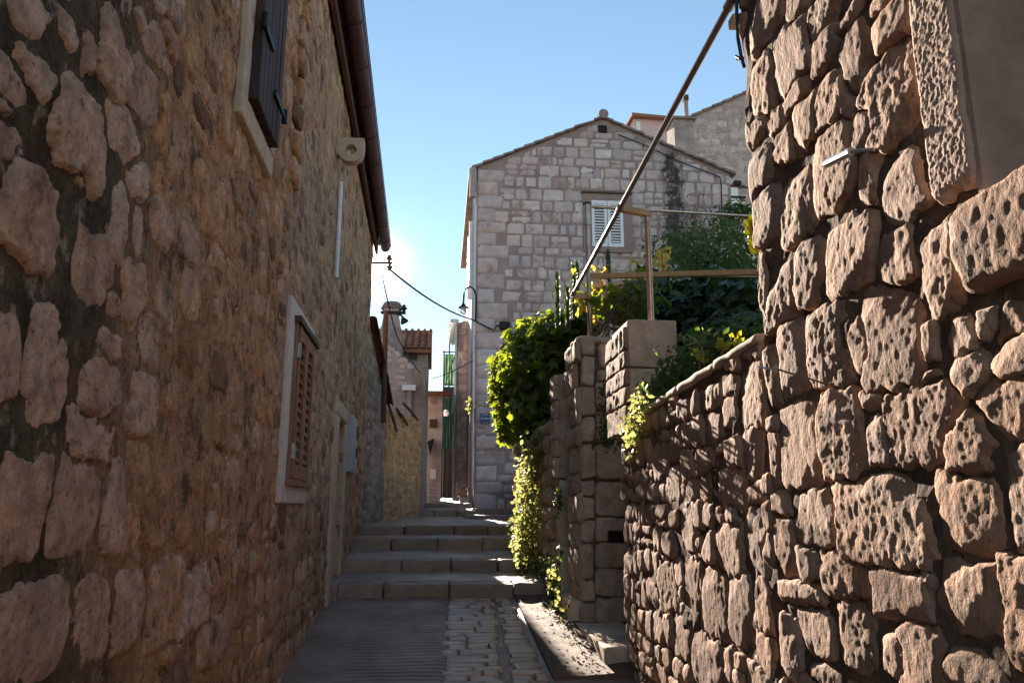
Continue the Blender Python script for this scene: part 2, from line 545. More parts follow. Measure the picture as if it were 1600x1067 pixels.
M['wood_dark'] = plain_mat('weathered_dark_planks', (0.038, 0.022, 0.018), 0.75, vary=0.5, nscale=14, bump=0.7, bscale=50, stretch=(4, 4, 0.25), col2=(0.07, 0.038, 0.03))
M['wood_brown'] = plain_mat('brown_lintel_wood', (0.075, 0.045, 0.032), 0.7, vary=0.3, nscale=10, bump=0.3)
M['iron'] = plain_mat('dark_iron', (0.022, 0.02, 0.02), 0.55, metal=0.5, vary=0.3, bump=0.2)
M['rust'] = plain_mat('rusty_iron', (0.10, 0.05, 0.035), 0.75, metal=0.2, vary=0.4, bump=0.4)
M['gutter'] = plain_mat('maroon_gutter', (0.095, 0.035, 0.042), 0.42, metal=0.0, vary=0.2, nscale=5, bump=0.1, spec=0.5)
M['eave'] = plain_mat('eave_board', (0.13, 0.075, 0.055), 0.85, vary=0.3, bump=0.4)
M['tile'] = stone_mat('terracotta_tile', [(0.30, 0.135, 0.085), (0.38, 0.19, 0.12), (0.25, 0.11, 0.08), (0.34, 0.20, 0.15)], mottle=(0.6, 1.15), mscale=5, pit=0.3, pscale=20, bump=0.4, bdist=0.01, bscale=25)
M['tile_dark'] = stone_mat('maroon_tile', [(0.15, 0.06, 0.045), (0.20, 0.085, 0.06), (0.12, 0.05, 0.04)], mottle=(0.6, 1.15), mscale=5, pit=0.3, pscale=20, bump=0.4, bdist=0.01, bscale=25)
M['roof_stone'] = stone_mat('stone_roof_slab', [(0.24, 0.20, 0.19), (0.31, 0.26, 0.245), (0.20, 0.165, 0.16)], mottle=(0.6, 1.15), mscale=3, bump=0.5, bdist=0.02, bscale=15)
M['cement'] = plain_mat('grey_cement', (0.36, 0.31, 0.29), 0.95, vary=0.25, nscale=2.5, bump=0.4, bscale=25, bdist=0.01, col2=(0.24, 0.205, 0.19))
M['white_paint'] = plain_mat('white_paint', (0.74, 0.75, 0.78), 0.5, vary=0.06, bump=0.05)
M['grey_blue'] = plain_mat('pale_grey_sheet', (0.42, 0.42, 0.44), 0.5, metal=0.0, vary=0.1, bump=0.1)
M['pipe_zinc'] = plain_mat('zinc_pipe', (0.36, 0.40, 0.43), 0.45, metal=0.6, vary=0.2, bump=0.1)
M['sur_brown'] = plain_mat('brown_stone_frame', (0.27, 0.205, 0.185), 0.9, vary=0.15, nscale=4, bump=0.3, bscale=25)
M['pink'] = plain_mat('pink_render', (0.58, 0.43, 0.41), 0.9, vary=0.1, nscale=1.5, bump=0.2, bscale=10)
M['pink_stone'] = plain_mat('pale_pink_masonry', (0.50, 0.41, 0.37), 0.95, vary=0.25, nscale=2.5, bump=0.5, bscale=8, bdist=0.03, col2=(0.40, 0.32, 0.29))
M['railpaint'] = plain_mat('brown_painted_pipe', (0.26, 0.19, 0.175), 0.28, metal=0.5, vary=0.2, nscale=20, bump=0.1, spec=0.5)
M['postmetal'] = plain_mat('bronze_post', (0.52, 0.40, 0.30), 0.28, metal=0.6, vary=0.25, nscale=15, bump=0.1, spec=0.5)
M['beam'] = plain_mat('ochre_beam', (0.58, 0.38, 0.18), 0.5, vary=0.2, nscale=10, bump=0.2, stretch=(0.4, 3, 3))
M['cable'] = plain_mat('black_cable', (0.015, 0.016, 0.022), 0.5, vary=0.1, bump=0)
M['sign_blue'] = plain_mat('blue_enamel', (0.012, 0.028, 0.14), 0.3, vary=0.1, bump=0, spec=0.5)
M['sign_white'] = plain_mat('white_enamel', (0.75, 0.78, 0.8), 0.4, vary=0.02, bump=0)
M['dark'] = plain_mat('unlit_interior', (0.02, 0.017, 0.015), 0.95, vary=0.2, bump=0)  # near-black colour stands in for the shade inside openings
M['ceramic'] = plain_mat('brown_insulator', (0.16, 0.09, 0.05), 0.25, vary=0.1, bump=0, spec=0.6)
M['plastic_beige'] = plain_mat('beige_box', (0.58, 0.44, 0.30), 0.5, vary=0.05, bump=0)
M['bark'] = plain_mat('vine_bark', (0.11, 0.075, 0.05), 0.95, vary=0.4, nscale=15, bump=0.8, bscale=40, stretch=(2, 2, 0.4))
M['stucco_white'] = plain_mat('white_stucco', (0.6, 0.55, 0.52), 0.9, vary=0.1, bump=0.2)
gm, gnt, gb = newmat('lamp_glass')
gb.inputs['Base Color'].default_value = (0.95, 0.95, 0.93, 1); gb.inputs['Roughness'].default_value = 0.15
gb.inputs['Transmission Weight'].default_value = 0.8
M['glass'] = gm
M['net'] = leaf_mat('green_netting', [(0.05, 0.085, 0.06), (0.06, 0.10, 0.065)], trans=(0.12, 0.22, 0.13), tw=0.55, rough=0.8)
M['net_dark'] = leaf_mat('shaded_netting', [(0.015, 0.03, 0.022), (0.02, 0.035, 0.025)], trans=(0.015, 0.04, 0.028), tw=0.3, rough=0.8)  # copy of the netting with its shade put into the colour
M['fig'] = leaf_mat('vine_leaf', [(0.04, 0.075, 0.016), (0.06, 0.10, 0.02), (0.03, 0.055, 0.015), (0.09, 0.13, 0.025), (0.16, 0.15, 0.04)], trans=(0.42, 0.52, 0.02), tw=0.42)
M['ivy'] = leaf_mat('pale_ivy_leaf', [(0.12, 0.15, 0.05), (0.20, 0.22, 0.09), (0.08, 0.11, 0.03), (0.28, 0.25, 0.13)], trans=(0.55, 0.56, 0.16), tw=0.5)
M['darkleaf'] = leaf_mat('dark_fig_leaf', [(0.025, 0.055, 0.025), (0.035, 0.075, 0.03), (0.05, 0.09, 0.03)], trans=(0.12, 0.2, 0.02), tw=0.3, rough=0.3)
M['shrub'] = leaf_mat('shrub_leaf', [(0.03, 0.065, 0.02), (0.05, 0.09, 0.025), (0.06, 0.10, 0.03)], trans=(0.15, 0.25, 0.03), tw=0.4)
M['yellow'] = leaf_mat('autumn_vine_leaf', [(0.5, 0.33, 0.05), (0.55, 0.42, 0.06), (0.42, 0.22, 0.05)], trans=(0.8, 0.55, 0.08), tw=0.55)
M['succulent'] = leaf_mat('bright_succulent_leaf', [(0.26, 0.30, 0.03), (0.33, 0.35, 0.04)], trans=(0.55, 0.52, 0.03), tw=0.5, rough=0.35)
M['spike'] = leaf_mat('spike_leaf', [(0.05, 0.08, 0.035), (0.075, 0.11, 0.04)], trans=(0.2, 0.28, 0.06), tw=0.3)


# ------------------------------------------------------------------ stone walls
class Stone:
    __slots__ = ('u', 'v', 'a', 'b', 'rot', 'k', 'H', 'sd', 'traced')

    def __init__(s, u, v, a, b, H, rot=0.0, k=4.0, traced=False):
        s.u, s.v, s.a, s.b, s.H, s.rot, s.k, s.traced = u, v, a, b, H, rot, k, traced
        s.sd = random.random() * 100


def courses(u0, u1, v0, v1, hh, ww, H, wave=0.03, split=0.15, rot=0.05, k=(3, 6), shrink=1.0, slope=0.0):
    out = []
    v = v0
    while v < v1:
        h = random.uniform(*hh)
        ph = random.random() * 50
        u = u0 - random.uniform(0, ww[1])
        while u < u1:
            w = random.uniform(*ww)
            dv = wave * float(vnoise(u * 1.5 + ph, v * 0.7)) + slope * (u - u0)
            parts = [(u, w, v, h)]
            if random.random() < split and h > hh[0] * 1.1:
                f = random.uniform(0.35, 0.65)
                parts = [(u, w, v, h * f), (u, w, v + h * f, h * (1 - f))]
            elif random.random() < split * 0.6:
                f = random.uniform(0.4, 0.6)
                parts = [(u, w * f, v, h), (u + w * f, w * (1 - f), v, h)]
            for (pu, pw, pv, ph_) in parts:
                out.append(Stone(pu + pw / 2, pv + ph_ / 2 + dv, pw / 2 * shrink * random.uniform(0.94, 1.05), ph_ / 2 * shrink * random.uniform(0.92, 1.08),
                                 random.uniform(*H), random.gauss(0, rot), random.uniform(*k)))
            u += w
        v += h
    return out


def traced(fr, boxes, H, k=(3.0, 5.5), grow=1.0):
    out = []
    for (x0, x1, y0, y1) in boxes:
        xc, yc = (x0 + x1) / 2, (y0 + y1) / 2
        ul, _ = fr.px(x0, yc); ur, _ = fr.px(x1, yc)
        uc, vt = fr.px(xc, y0); _, vb = fr.px(xc, y1)
        out.append(Stone((ul + ur) / 2, (vt + vb) / 2, abs(ul - ur) / 2 * grow, abs(vt - vb) / 2 * grow, random.uniform(*H), random.gauss(0, 0.03), random.uniform(*k), True))
    return out


def merge(tr, fill, excl=1.08):
    keep = list(tr)
    for s in fill:
        ok = True
        for t in tr:
            if abs(s.u - t.u) < t.a * excl and abs(s.v - t.v) < t.b * excl:
                ok = False
                break
        if ok:
            keep.append(s)
    return keep


def stone_wall(parent, fr, stones, mat, joint=0.015, edge=0.03, sink=0.02, amp=0.006, nf=(14, 14), rid=0.0, warp=(0.02, 5.0), bulge=0.3,
               res=lambda d: 0.004 * d, rmin=0.006, holes=(), top=None, bot=None, urange=None, limit=300, name='stone', tilt=0.05, prof=0.5, matfn=None, stuff='rubble', maxn=60, erough=0.006, fine=0.0, vary=True, chip=0.0, aniso=False):
    n = len(stones)
    C = np.array([[s.u, s.v] for s in stones]); A = np.array([s.a for s in stones]); B = np.array([s.b for s in stones])
    K = np.array([s.k for s in stones]); RT = np.array([s.rot for s in stones])
    rad = np.hypot(A, B)

    def D(j, u, v):
        du, dv = u - C[j, 0], v - C[j, 1]
        c, s = math.cos(RT[j]), math.sin(RT[j])
        x, y = np.abs(c * du + s * dv) / A[j], np.abs(-s * du + c * dv) / B[j]
        return ((x ** K[j] + y ** K[j]) ** (1 / K[j]) - 1) * min(A[j], B[j])

    items = []
    for i, s in enumerate(stones):
        wc = fr.w(s.u, s.v, 0)
        dist = max(0.5, float(np.linalg.norm(wc)))
        if any(h[0] < s.u < h[1] and h[2] < s.v < h[3] for h in holes):
            continue
        if urange and not (urange[0] < s.u < urange[1]):
            continue
        if top is not None and s.v - s.b * 0.3 > top(s.u):
            continue
        r = max(rmin, res(dist))
        pad = warp[0] + joint
        nu = int(np.clip((2 * s.a + 2 * pad) / r, 4, maxn)); nv = int(np.clip((2 * s.b + 2 * pad) / r, 4, maxn))
        uu = np.linspace(s.u - s.a - pad, s.u + s.a + pad, nu + 1); vv = np.linspace(s.v - s.b - pad, s.v + s.b + pad, nv + 1)
        U, V = np.meshgrid(uu, vv)
        wu = U + warp[0] * fbm(U * warp[1], V * warp[1], 3.0, 2) + warp[0] * 0.5 * vnoise(U * warp[1] * 3 + s.sd, V * warp[1] * 3)
        wv = V + warp[0] * fbm(U * warp[1], V * warp[1], 9.0, 2) + warp[0] * 0.5 * vnoise(U * warp[1] * 3, V * warp[1] * 3 + s.sd)
        di = D(i, wu, wv)
        m = -di
        near = np.where(np.hypot(C[:, 0] - s.u, C[:, 1] - s.v) < (rad + rad[i]) * 1.15)[0]
        for j in near:
            if j != i:
                m = np.minimum(m, 0.5 * (D(j, wu, wv) - di))
        m = m - joint / 2 + erough * fbm(U * 22 + s.sd, V * 22, 4.0, 4, 0.65)
        for h in holes:
            hd = np.maximum(np.maximum(h[0] - U, U - h[1]), np.maximum(h[2] - V, V - h[3]))
            m = np.minimum(m, hd - 0.005)
        if top is not None:
            m = np.minimum(m, top(U) - V)
        if bot is not None:
            m = np.minimum(m, V - bot(U))
        if urange:
            m = np.minimum(m, np.minimum(U - urange[0], urange[1] - U))
        if m.max() < edge * 0.25:
            continue
        t = np.clip(m / edge + 0.35, 0, 1)
        pr = (1 - (1 - t) ** 2) ** prof
        q = np.clip(1 - (di / min(s.a, s.b) + 1) ** 2, 0, 1)
        h = -sink + (s.H * (1 - bulge) + sink) * pr + s.H * bulge * q
        cf = 0.65 + 0.6 * ((s.sd * 7.13) % 1.0); ca = 0.45 + 0.75 * ((s.sd * 3.77) % 1.0)
        if not vary: cf = ca = 1.0
        if aniso:                                    # grain of each block runs its own way
            th = (s.sd * 11.7) % 1.0 * 3.1416; st_ = 0.55 + 0.45 * ((s.sd * 2.3) % 1.0)
            Ua = (math.cos(th) * U + math.sin(th) * V) * st_; Va = -math.sin(th) * U + math.cos(th) * V
        else:
            Ua, Va = U, V
        nz = ca * fbm(Ua * nf[0] * cf + s.sd, Va * nf[1] * cf + s.sd, s.sd, 4, 0.6)
        if rid:
            nz = (1 - rid) * nz + rid * ca * ridged(Ua * nf[0] * 0.9 + s.sd + 0.5 * fbm(U * 8, V * 8, s.sd, 2), Va * nf[1] * 0.9, s.sd, 3)
        h = h + amp * nz * pr + tilt * ((U - s.u) * math.sin(s.sd * 7) + (V - s.v) * math.cos(s.sd * 5)) * pr
        if chip:                                     # broken facets along the arrises
            for kq in range(5):
                an = s.sd * (3.1 + kq) * 2.7
                pl_ = math.cos(an) * (U - s.u) / s.a + math.sin(an) * (V - s.v) / s.b
                o_ = 0.30 + 0.55 * ((s.sd * (1.9 + kq * 0.73)) % 1.0)
                h = h - chip * (0.4 + ((s.sd * (2.9 + kq)) % 1.0)) * np.maximum(0, pl_ + 0.12 * vnoise(U * 14 + s.sd, V * 14) - o_) * 2.0
        if fine:
            h = h + fine * (0.2 + 1.0 * ((s.sd * 5.3) % 1.0) ** 1.5) * pr * fbm(U * 62 + s.sd, V * 40 + s.sd, 2.0, 2)
        keepv = m > -edge * 0.4
        fk = keepv[:-1, :-1] | keepv[1:, :-1] | keepv[:-1, 1:] | keepv[1:, 1:]
        if not fk.any():
            continue
        idx = np.arange((nu + 1) * (nv + 1)).reshape(nv + 1, nu + 1)
        faces = np.stack([idx[:-1, :-1][fk], idx[:-1, 1:][fk], idx[1:, 1:][fk], idx[1:, :-1][fk]], 1)
        used = np.unique(faces)
        re = -np.ones((nu + 1) * (nv + 1), int); re[used] = np.arange(len(used))
        Wp = fr.w(U, V, h).reshape(-1, 3)[used]
        items.append((s.a * s.b / dist ** 2, Wp, re[faces], s))
    items.sort(key=lambda x: -x[0])
    rest = {}
    for k, (a, Wp, fc, s) in enumerate(items):
        mt = matfn(s) if matfn else mat
        if k < limit:
            obj(name, Wp, fc, mt, parent, smooth=True)
        else:
            rest.setdefault(mt.name, []).append((Wp, fc))
    for mn, lst in rest.items():
        vs, fs, nn = [], [], 0
        for Wp, fc in lst:
            vs.append(Wp); fs.append(fc + nn); nn += len(Wp)
        o = obj(stuff, np.concatenate(vs), np.concatenate(fs), bpy.data.materials[mn], parent, smooth=True)
        o['kind'] = 'stuff'
    return len(items)


def wall_sheet(parent, fr, u0, u1, v0, v1, mat, res=0.05, amp=0.008, nf=9.0, top=None, bot=None, holes=(), depth=0.3, name='wall', h0=0.0, smooth=True):
    """mortar face of a wall with real openings, plus the wall's thickness behind it"""
    nu = max(2, int((u1 - u0) / res)); nv = max(2, int((v1 - v0) / res))
    us = np.linspace(u0, u1, nu + 1); vs = np.linspace(0, 1, nv + 1)
    for h in holes:                                  # snap grid lines to the openings
        for e in h[:2]:
            us[np.argmin(abs(us - e))] = e
    U, T = np.meshgrid(us, vs)
    tp = top(U) if top is not None else np.full_like(U, v1)
    bt = bot(U) if bot is not None else np.full_like(U, v0)
    V = bt + T * (tp - bt)
    if holes and top is None and bot is None:
        rows = V[:, 0].copy()
        for h in holes:
            for e in h[2:4]:
                rows[np.argmin(abs(rows - e))] = e
        V = np.repeat(rows[:, None], nu + 1, 1)
    Hh = h0 + amp * fbm(U * nf, V * nf, 1.0, 3)
    P = fr.w(U, V, Hh).reshape(-1, 3)
    idx = np.arange((nu + 1) * (nv + 1)).reshape(nv + 1, nu + 1)
    uc = (U[:-1, :-1] + U[1:, 1:]) / 2; vc = (V[:-1, :-1] + V[1:, 1:]) / 2
    ok = np.ones_like(uc, bool)
    for h in holes:
        ok &= ~((uc > h[0]) & (uc < h[1]) & (vc > h[2]) & (vc < h[3]))
    faces = [list(f) for f in np.stack([idx[:-1, :-1][ok], idx[:-1, 1:][ok], idx[1:, 1:][ok], idx[1:, :-1][ok]], 1)]
    P = P.tolist()
    def back(u, v):
        P.append(list(fr.w(u, v, -depth))); return len(P) - 1
    # rim
    for ring in (idx[0, :], idx[-1, ::-1], idx[::-1, 0], idx[:, -1]):
        b = [back(U.flat[i], V.flat[i]) for i in ring]
        for k in range(len(ring) - 1):
            faces.append([ring[k + 1], ring[k], b[k], b[k + 1]])
    # reveals of the openings
    for h in holes:
        q = [(h[0], h[2]), (h[1], h[2]), (h[1], h[3]), (h[0], h[3])]
        n = len(P)
        for (u, v) in q:
            P.append(list(fr.w(u, v, 0.004))); P.append(list(fr.w(u, v, -depth)))
        for k in range(4):
            k2 = (k + 1) % 4
            faces.append([n + 2 * k, n + 2 * k2, n + 2 * k2 + 1, n + 2 * k + 1])
    return obj(name, P, faces, mat, parent, smooth=False)


def body(parent, fr, u0, u1, v0, v1, h0, h1, mat, name='core'):
    return MB().fbox(fr, u0, u1, v0, v1, h0, h1).build(name, mat, parent)


# ================================================================== SETTING
def lane_z(y):
    return -1.614 + 0.086 * y


g = MB(); g.add([(-900, -900, -2.6), (900, -900, -2.6), (900, 900, -2.6), (-900, 900, -2.6)], [(0, 1, 2, 3)])
tag(g.build('ground', M['earth']), kind='structure')


def sheet(name, x0, x1, y0, y1, zf, mat, res=(0.1, 0.1), thick=0.25, parent=None):
    nx = max(2, int((x1 - x0) / res[0])); ny = max(2, int((y1 - y0) / res[1]))
    X, Y = np.meshgrid(np.linspace(x0, x1, nx + 1), np.linspace(y0, y1, ny + 1))
    Z = zf(X, Y)
    P = np.stack([X, Y, Z], -1).reshape(-1, 3).tolist()
    idx = np.arange((nx + 1) * (ny + 1)).reshape(ny + 1, nx + 1)
    fs = [list(f) for f in np.stack([idx[:-1, :-1].ravel(), idx[:-1, 1:].ravel(), idx[1:, 1:].ravel(), idx[1:, :-1].ravel()], 1)]
    for ring in (idx[0, :], idx[-1, ::-1], idx[::-1, 0], idx[:, -1]):
        b = []
        for i in ring:
            p = P[i]; P.append([p[0], p[1], p[2] - thick]); b.append(len(P) - 1)
        for k in range(len(ring) - 1):
            fs.append([ring[k + 1], ring[k], b[k], b[k + 1]])
    return obj(name, P, fs, mat, parent, smooth=False)


def lane_surface(X, Y):
    z = lane_z(Y) + 0.006 * fbm(X * 3, Y * 3, 2.0, 3)
    ph = (Y + 0.02 * fbm(X * 2.5, Y * 1.5, 7.0, 2)) / 0.086
    groove = np.clip(np.abs((ph % 1.0) - 0.5) * 5.0 - 1.75, 0, 1)
    mask = np.clip((X + 0.72) / 0.12, 0, 1) * np.clip((0.16 - X) / 0.1, 0, 1) * np.clip((8.05 - Y) / 0.2, 0, 1)
    z = z - 0.024 * groove * mask * np.clip(0.75 + 0.6 * fbm(X * 4, Y * 4, 4.0, 2), 0, 1)
    z = z - 0.02 * np.clip((X - 0.05) / 0.05, 0, 1) * np.clip((0.80 - X) / 0.05, 0, 1)        # bed of the setts
    return z


lane = sheet('lane', -1.3, 1.75, 4.3, 8.45, lane_surface, M['concrete'], (0.045, 0.0143))
tag(lane, kind='structure')
tag(sheet('lane', -1.3, 1.75, -6, 4.3, lambda X, Y: lane_z(Y) + 0.006 * fbm(X * 3, Y * 3, 2.0, 3), M['concrete'], (0.15, 0.15)), kind='structure')
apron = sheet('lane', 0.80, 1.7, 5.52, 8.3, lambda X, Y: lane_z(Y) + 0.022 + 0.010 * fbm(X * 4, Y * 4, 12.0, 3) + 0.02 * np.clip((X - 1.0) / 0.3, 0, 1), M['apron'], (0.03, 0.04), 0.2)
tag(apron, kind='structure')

# stone setts let into the lane
protos = []
for i in range(7):
    o = rock_box('sett', (-0.5, -0.5, -0.05), (0.5, 0.5, 0.05), M['sett'], None, res=0.2, r=0.03, amp=0.010, freq=5, seed=i * 9.1)
    protos.append(o)
first = set()
y = 5.0
slope = math.atan(0.086)
while y < 8.2:
    d = random.uniform(0.085, 0.15)
    for (xa, xb) in ((0.04 + 0.03 * (y - 5.5), 0.46 + 0.045 * (y - 5.5)), (0.53 + 0.035 * (y - 5.5), 0.76)):
        x = xa + random.uniform(-0.03, 0.03)
        xe = xb + random.uniform(-0.03, 0.03)
        while x < xe - 0.06:
            w = min(random.uniform(0.13, 0.34), xe - x)
            if xe - x - w < 0.06:
                w = xe - x
            k = random.randrange(7)
            p = protos[k]
            if k in first:
                o = p.copy(); COL.objects.link(o); o.parent = None
            else:
                o = p; first.add(k)
            o.location = (x + w / 2, y + d / 2, lane_z(y + d / 2) - 0.035 + random.uniform(-0.005, 0.006))
            o.scale = (w - 0.010, d - 0.011, 0.7)
            o.rotation_euler = (slope + random.gauss(0, 0.012), random.gauss(0, 0.012), random.gauss(0, 0.03))
            o.parent = lane
            o.location = o.location - lane.location
            x += w
    y += d

# ---- steps
stairs = bpy.data.objects.new('stairway', None); COL.objects.link(stairs); stairs.location = (0, 8.3, -0.9)
tag(stairs, 'five long worn stone steps climbing the alley to a landing', kind='structure')
ST = [  # Y, z bottom, z top, x joints of the front blocks
    (8.3, -0.905, -0.767, [-1.12, -0.55, 0.13, 0.80, 1.22]),
    (9.5, -0.740, -0.609, [-1.14, -0.42, 0.16, 0.72, 1.22]),
    (10.7, -0.554, -0.400, [-1.16, -0.62, 0.0, 0.60, 1.22]),
    (11.9, -0.394, -0.263, [-1.2, -0.5, 0.24, 0.75, 1.22]),
    (17.3, -0.192, -0.055, [-1.34, -0.75, -0.1, 0.42, 0.82]),
    (18.6, 0.000, 0.101, [-1.34, -0.5, 0.2, 0.78])]
for i, (Y0, zb, zt, xs) in enumerate(ST):
    for k in range(len(xs) - 1):
        rock_box('step_block', (xs[k] + 0.004, Y0 + random.uniform(-0.015, 0.015), zb - 0.15), (xs[k + 1] - 0.004, Y0 + 0.40, zt + random.uniform(-0.008, 0.006)), M['step'], stairs,
                 res=0.045, r=0.022, amp=0.016, freq=8, seed=i * 3.1 + k)
    y1 = ST[i + 1][0] + 0.06 if i + 1 < len(ST) else 26.0
    z1 = ST[i + 1][1] if i + 1 < len(ST) else 0.25
    t = sheet('tread', xs[0], xs[-1], Y0 + 0.385, y1, lambda X, Y: (zt - 0.006) + (z1 - zt + 0.006) * np.clip((Y - Y0 - 0.3) / (y1 - Y0 - 0.36), 0, 1) + 0.008 * fbm(X * 3, Y * 2, 5.0, 3), M['tread'], (0.08, 0.08), 0.3, stairs)

# platform in front of the gable house and the street beyond
tag(sheet('path', 0.55, 3.0, 15.5, 18.2, lambda X, Y: -0.15 + 0.01 * fbm(X * 2, Y * 2), M['tread'], (0.15, 0.15), 0.5), kind='structure')
tag(sheet('path', -3, 4, 26.0, 60.0, lambda X, Y: 0.25 + 0.02 * (Y - 26), M['tread'], (1, 1), 0.5), kind='structure')

# ================================================================== LEFT HOUSE
FL = Frame((-0.91, 0, 0), (-0.022, 1.0))
L_END = 12.5
EAVE = 4.40
lh = root('stone_house', (-3.5, 6, -1.6), 'warm brown rubble stone house with maroon gutter along the left of the alley', 'house')
# openings in wall coordinates
WU = (3.40, 4.12, 1.84, 3.25)                       # upper window incl. surround
WL = (5.03, 6.10, 0.03, 1.38)                       # lower window incl. surround
DO = (8.30, 9.05, -1.1, 0.93)                       # doorway
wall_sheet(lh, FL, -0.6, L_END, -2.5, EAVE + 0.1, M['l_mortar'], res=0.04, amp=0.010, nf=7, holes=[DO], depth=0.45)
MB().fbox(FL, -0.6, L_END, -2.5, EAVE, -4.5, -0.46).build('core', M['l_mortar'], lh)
LT = [(15, 82, 70, 152), (76, 172, 120, 292), (147, 212, 8, 160), (81, 119, 22, 78), (122, 150, 45, 122), (-10, 100, 245, 425), (102, 176, 352, 492), (186, 224, 388, 518),
      (33, 108, 463, 672), (197, 232, 232, 328), (232, 268, 298, 388), (298, 360, 268, 382), (237, 270, 133, 245), (277, 312, 333, 422), (244, 281, 8, 102),
      (118, 186, 540, 678), (-30, 73, 700, 892), (78, 155, 700, 876), (158, 197, 712, 872), (220, 263, 725, 855), (279, 311, 508, 592), (-20, 104, 905, 1080),
      (109, 170, 898, 1040), (176, 227, 882, 1022), (228, 283, 870, 1014), (282, 329, 872, 984), (307, 362, 958, 1036), (248, 278, 1005, 1050), (199, 242, 558, 697),
      (322, 337, 800, 838), (342, 356, 800, 842), (-30, 30, 480, 640), (236, 268, 430, 520), (-20, 25, 130, 215), (205, 232, 10, 60), (110, 135, 250, 300)]
ltr = traced(FL, LT, (0.010, 0.018), k=(3.5, 8.0), grow=1.0)
lf = [s for s in courses(-0.5, 5.0, -1.8, EAVE, (0.17, 0.29), (0.18, 0.40), (0.003, 0.012), wave=0.07, split=0.2, rot=0.10, k=(3.0, 6.0), shrink=0.92)
      if s.u < 2.3 or random.random() < 0.88]
lf += [s for s in courses(5.0, L_END, -1.8, EAVE, (0.14, 0.25), (0.18, 0.42), (0.003, 0.012), wave=0.05, split=0.2, rot=0.08, k=(3.0, 6.0), shrink=0.90) if random.random() < 0.94]
lf += [s for s in courses(3.6, 8.0, -1.3, -0.25, (0.13, 0.21), (0.16, 0.34), (0.0196, 0.028), wave=0.03, split=0.15, rot=0.08, k=(2.6, 4.5), shrink=0.96)]
low = [s for s in lf if 3.6 < s.u < 8.0 and s.v < -0.2 and s.H > 0.0195]
lf = [s for s in lf if not (3.6 < s.u < 8.0 and s.v < -0.2) or s.H > 0.0195]
for s in low: s.H = random.uniform(0.004, 0.013); s.rot = random.gauss(0, 0.14); s.a *= random.uniform(0.85, 1.2)
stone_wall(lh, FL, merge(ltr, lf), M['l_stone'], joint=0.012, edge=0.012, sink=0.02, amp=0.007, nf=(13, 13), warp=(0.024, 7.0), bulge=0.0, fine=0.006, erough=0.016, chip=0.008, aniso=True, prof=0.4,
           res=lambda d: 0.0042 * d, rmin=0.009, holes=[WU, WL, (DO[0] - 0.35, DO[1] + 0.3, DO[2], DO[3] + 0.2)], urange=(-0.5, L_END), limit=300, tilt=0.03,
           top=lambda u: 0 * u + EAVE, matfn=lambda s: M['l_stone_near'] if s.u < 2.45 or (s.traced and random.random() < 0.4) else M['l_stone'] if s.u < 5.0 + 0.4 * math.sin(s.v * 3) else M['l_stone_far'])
# quoin-like ends of the older wall (the ragged vertical joint)
for k in range(9):
    v = 2.1 + k * 0.2
    rock_box('stone', (4.80 + random.uniform(-0.05, 0.05), v, -0.03), (4.98 + random.uniform(-0.04, 0.06), v + 0.17, 0.045), M['l_stone'], lh, res=0.04, r=0.03, amp=0.02, freq=12, fr=FL, seed=k)

# eave, roof and gutter
er = MB()
er.add([FL.w(-0.6, EAVE - 0.02, 0.16), FL.w(L_END + 0.25, EAVE - 0.02, 0.16), FL.w(L_END + 0.25, EAVE + 1.9, -4.6), FL.w(-0.6, EAVE + 1.9, -4.6),
        FL.w(-0.6, EAVE + 0.1, 0.16), FL.w(L_END + 0.25, EAVE + 0.1, 0.16), FL.w(L_END + 0.25, EAVE + 2.02, -4.6), FL.w(-0.6, EAVE + 2.02, -4.6)],
       [(0, 1, 2, 3), (7, 6, 5, 4), (0, 4, 5, 1), (1, 5, 6, 2), (2, 6, 7, 3), (3, 7, 4, 0)])
roof_l = er.build('roof', M['eave'], lh)
MB().fbox(FL, -0.6, L_END + 0.2, EAVE - 0.17, EAVE - 0.021, 0.03, 0.075).build('eave_board', M['eave'], lh)
gm_ = MB()
n = 10
us = np.linspace(-0.6, L_END + 0.35, 40)
prof = [(0.185 + 0.085 * math.cos(a), EAVE + 0.02 + 0.095 * math.sin(a)) for a in np.linspace(math.pi, 2 * math.pi, n)]
prof2 = [(0.185 + 0.079 * math.cos(a), EAVE + 0.02 + 0.089 * math.sin(a)) for a in np.linspace(2 * math.pi, math.pi, n)]
pr = prof + [(0.278, EAVE + 0.03), (0.278, EAVE + 0.022)] + prof2
vs = [FL.w(u, v, h) for u in us for (h, v) in pr]
m_ = len(pr)
fs = [[i * m_ + k, i * m_ + (k + 1) % m_, (i + 1) * m_ + (k + 1) % m_, (i + 1) * m_ + k] for i in range(len(us) - 1) for k in range(m_)]
fs += [list(range(n))[::-1]]
gut = obj('gutter', vs, fs, M['gutter'], lh, smooth=False)
for k in range(17):                                  # straps and beads of the gutter
    u = 0.4 + k * 0.75
    MB().tube([FL.w(u, EAVE + 0.02 + 0.100 * math.sin(a), 0.185 + 0.090 * math.cos(a)) for a in np.linspace(math.pi, 2 * math.pi, 12)], 0.007, 5).build('gutter_bracket', M['gutter'], gut)
MB().tube([FL.w(u, EAVE + 0.03, 0.285) for u in np.linspace(-0.5, L_END + 0.35, 12)], 0.006, 5).build('bead', M['iron'], gut)

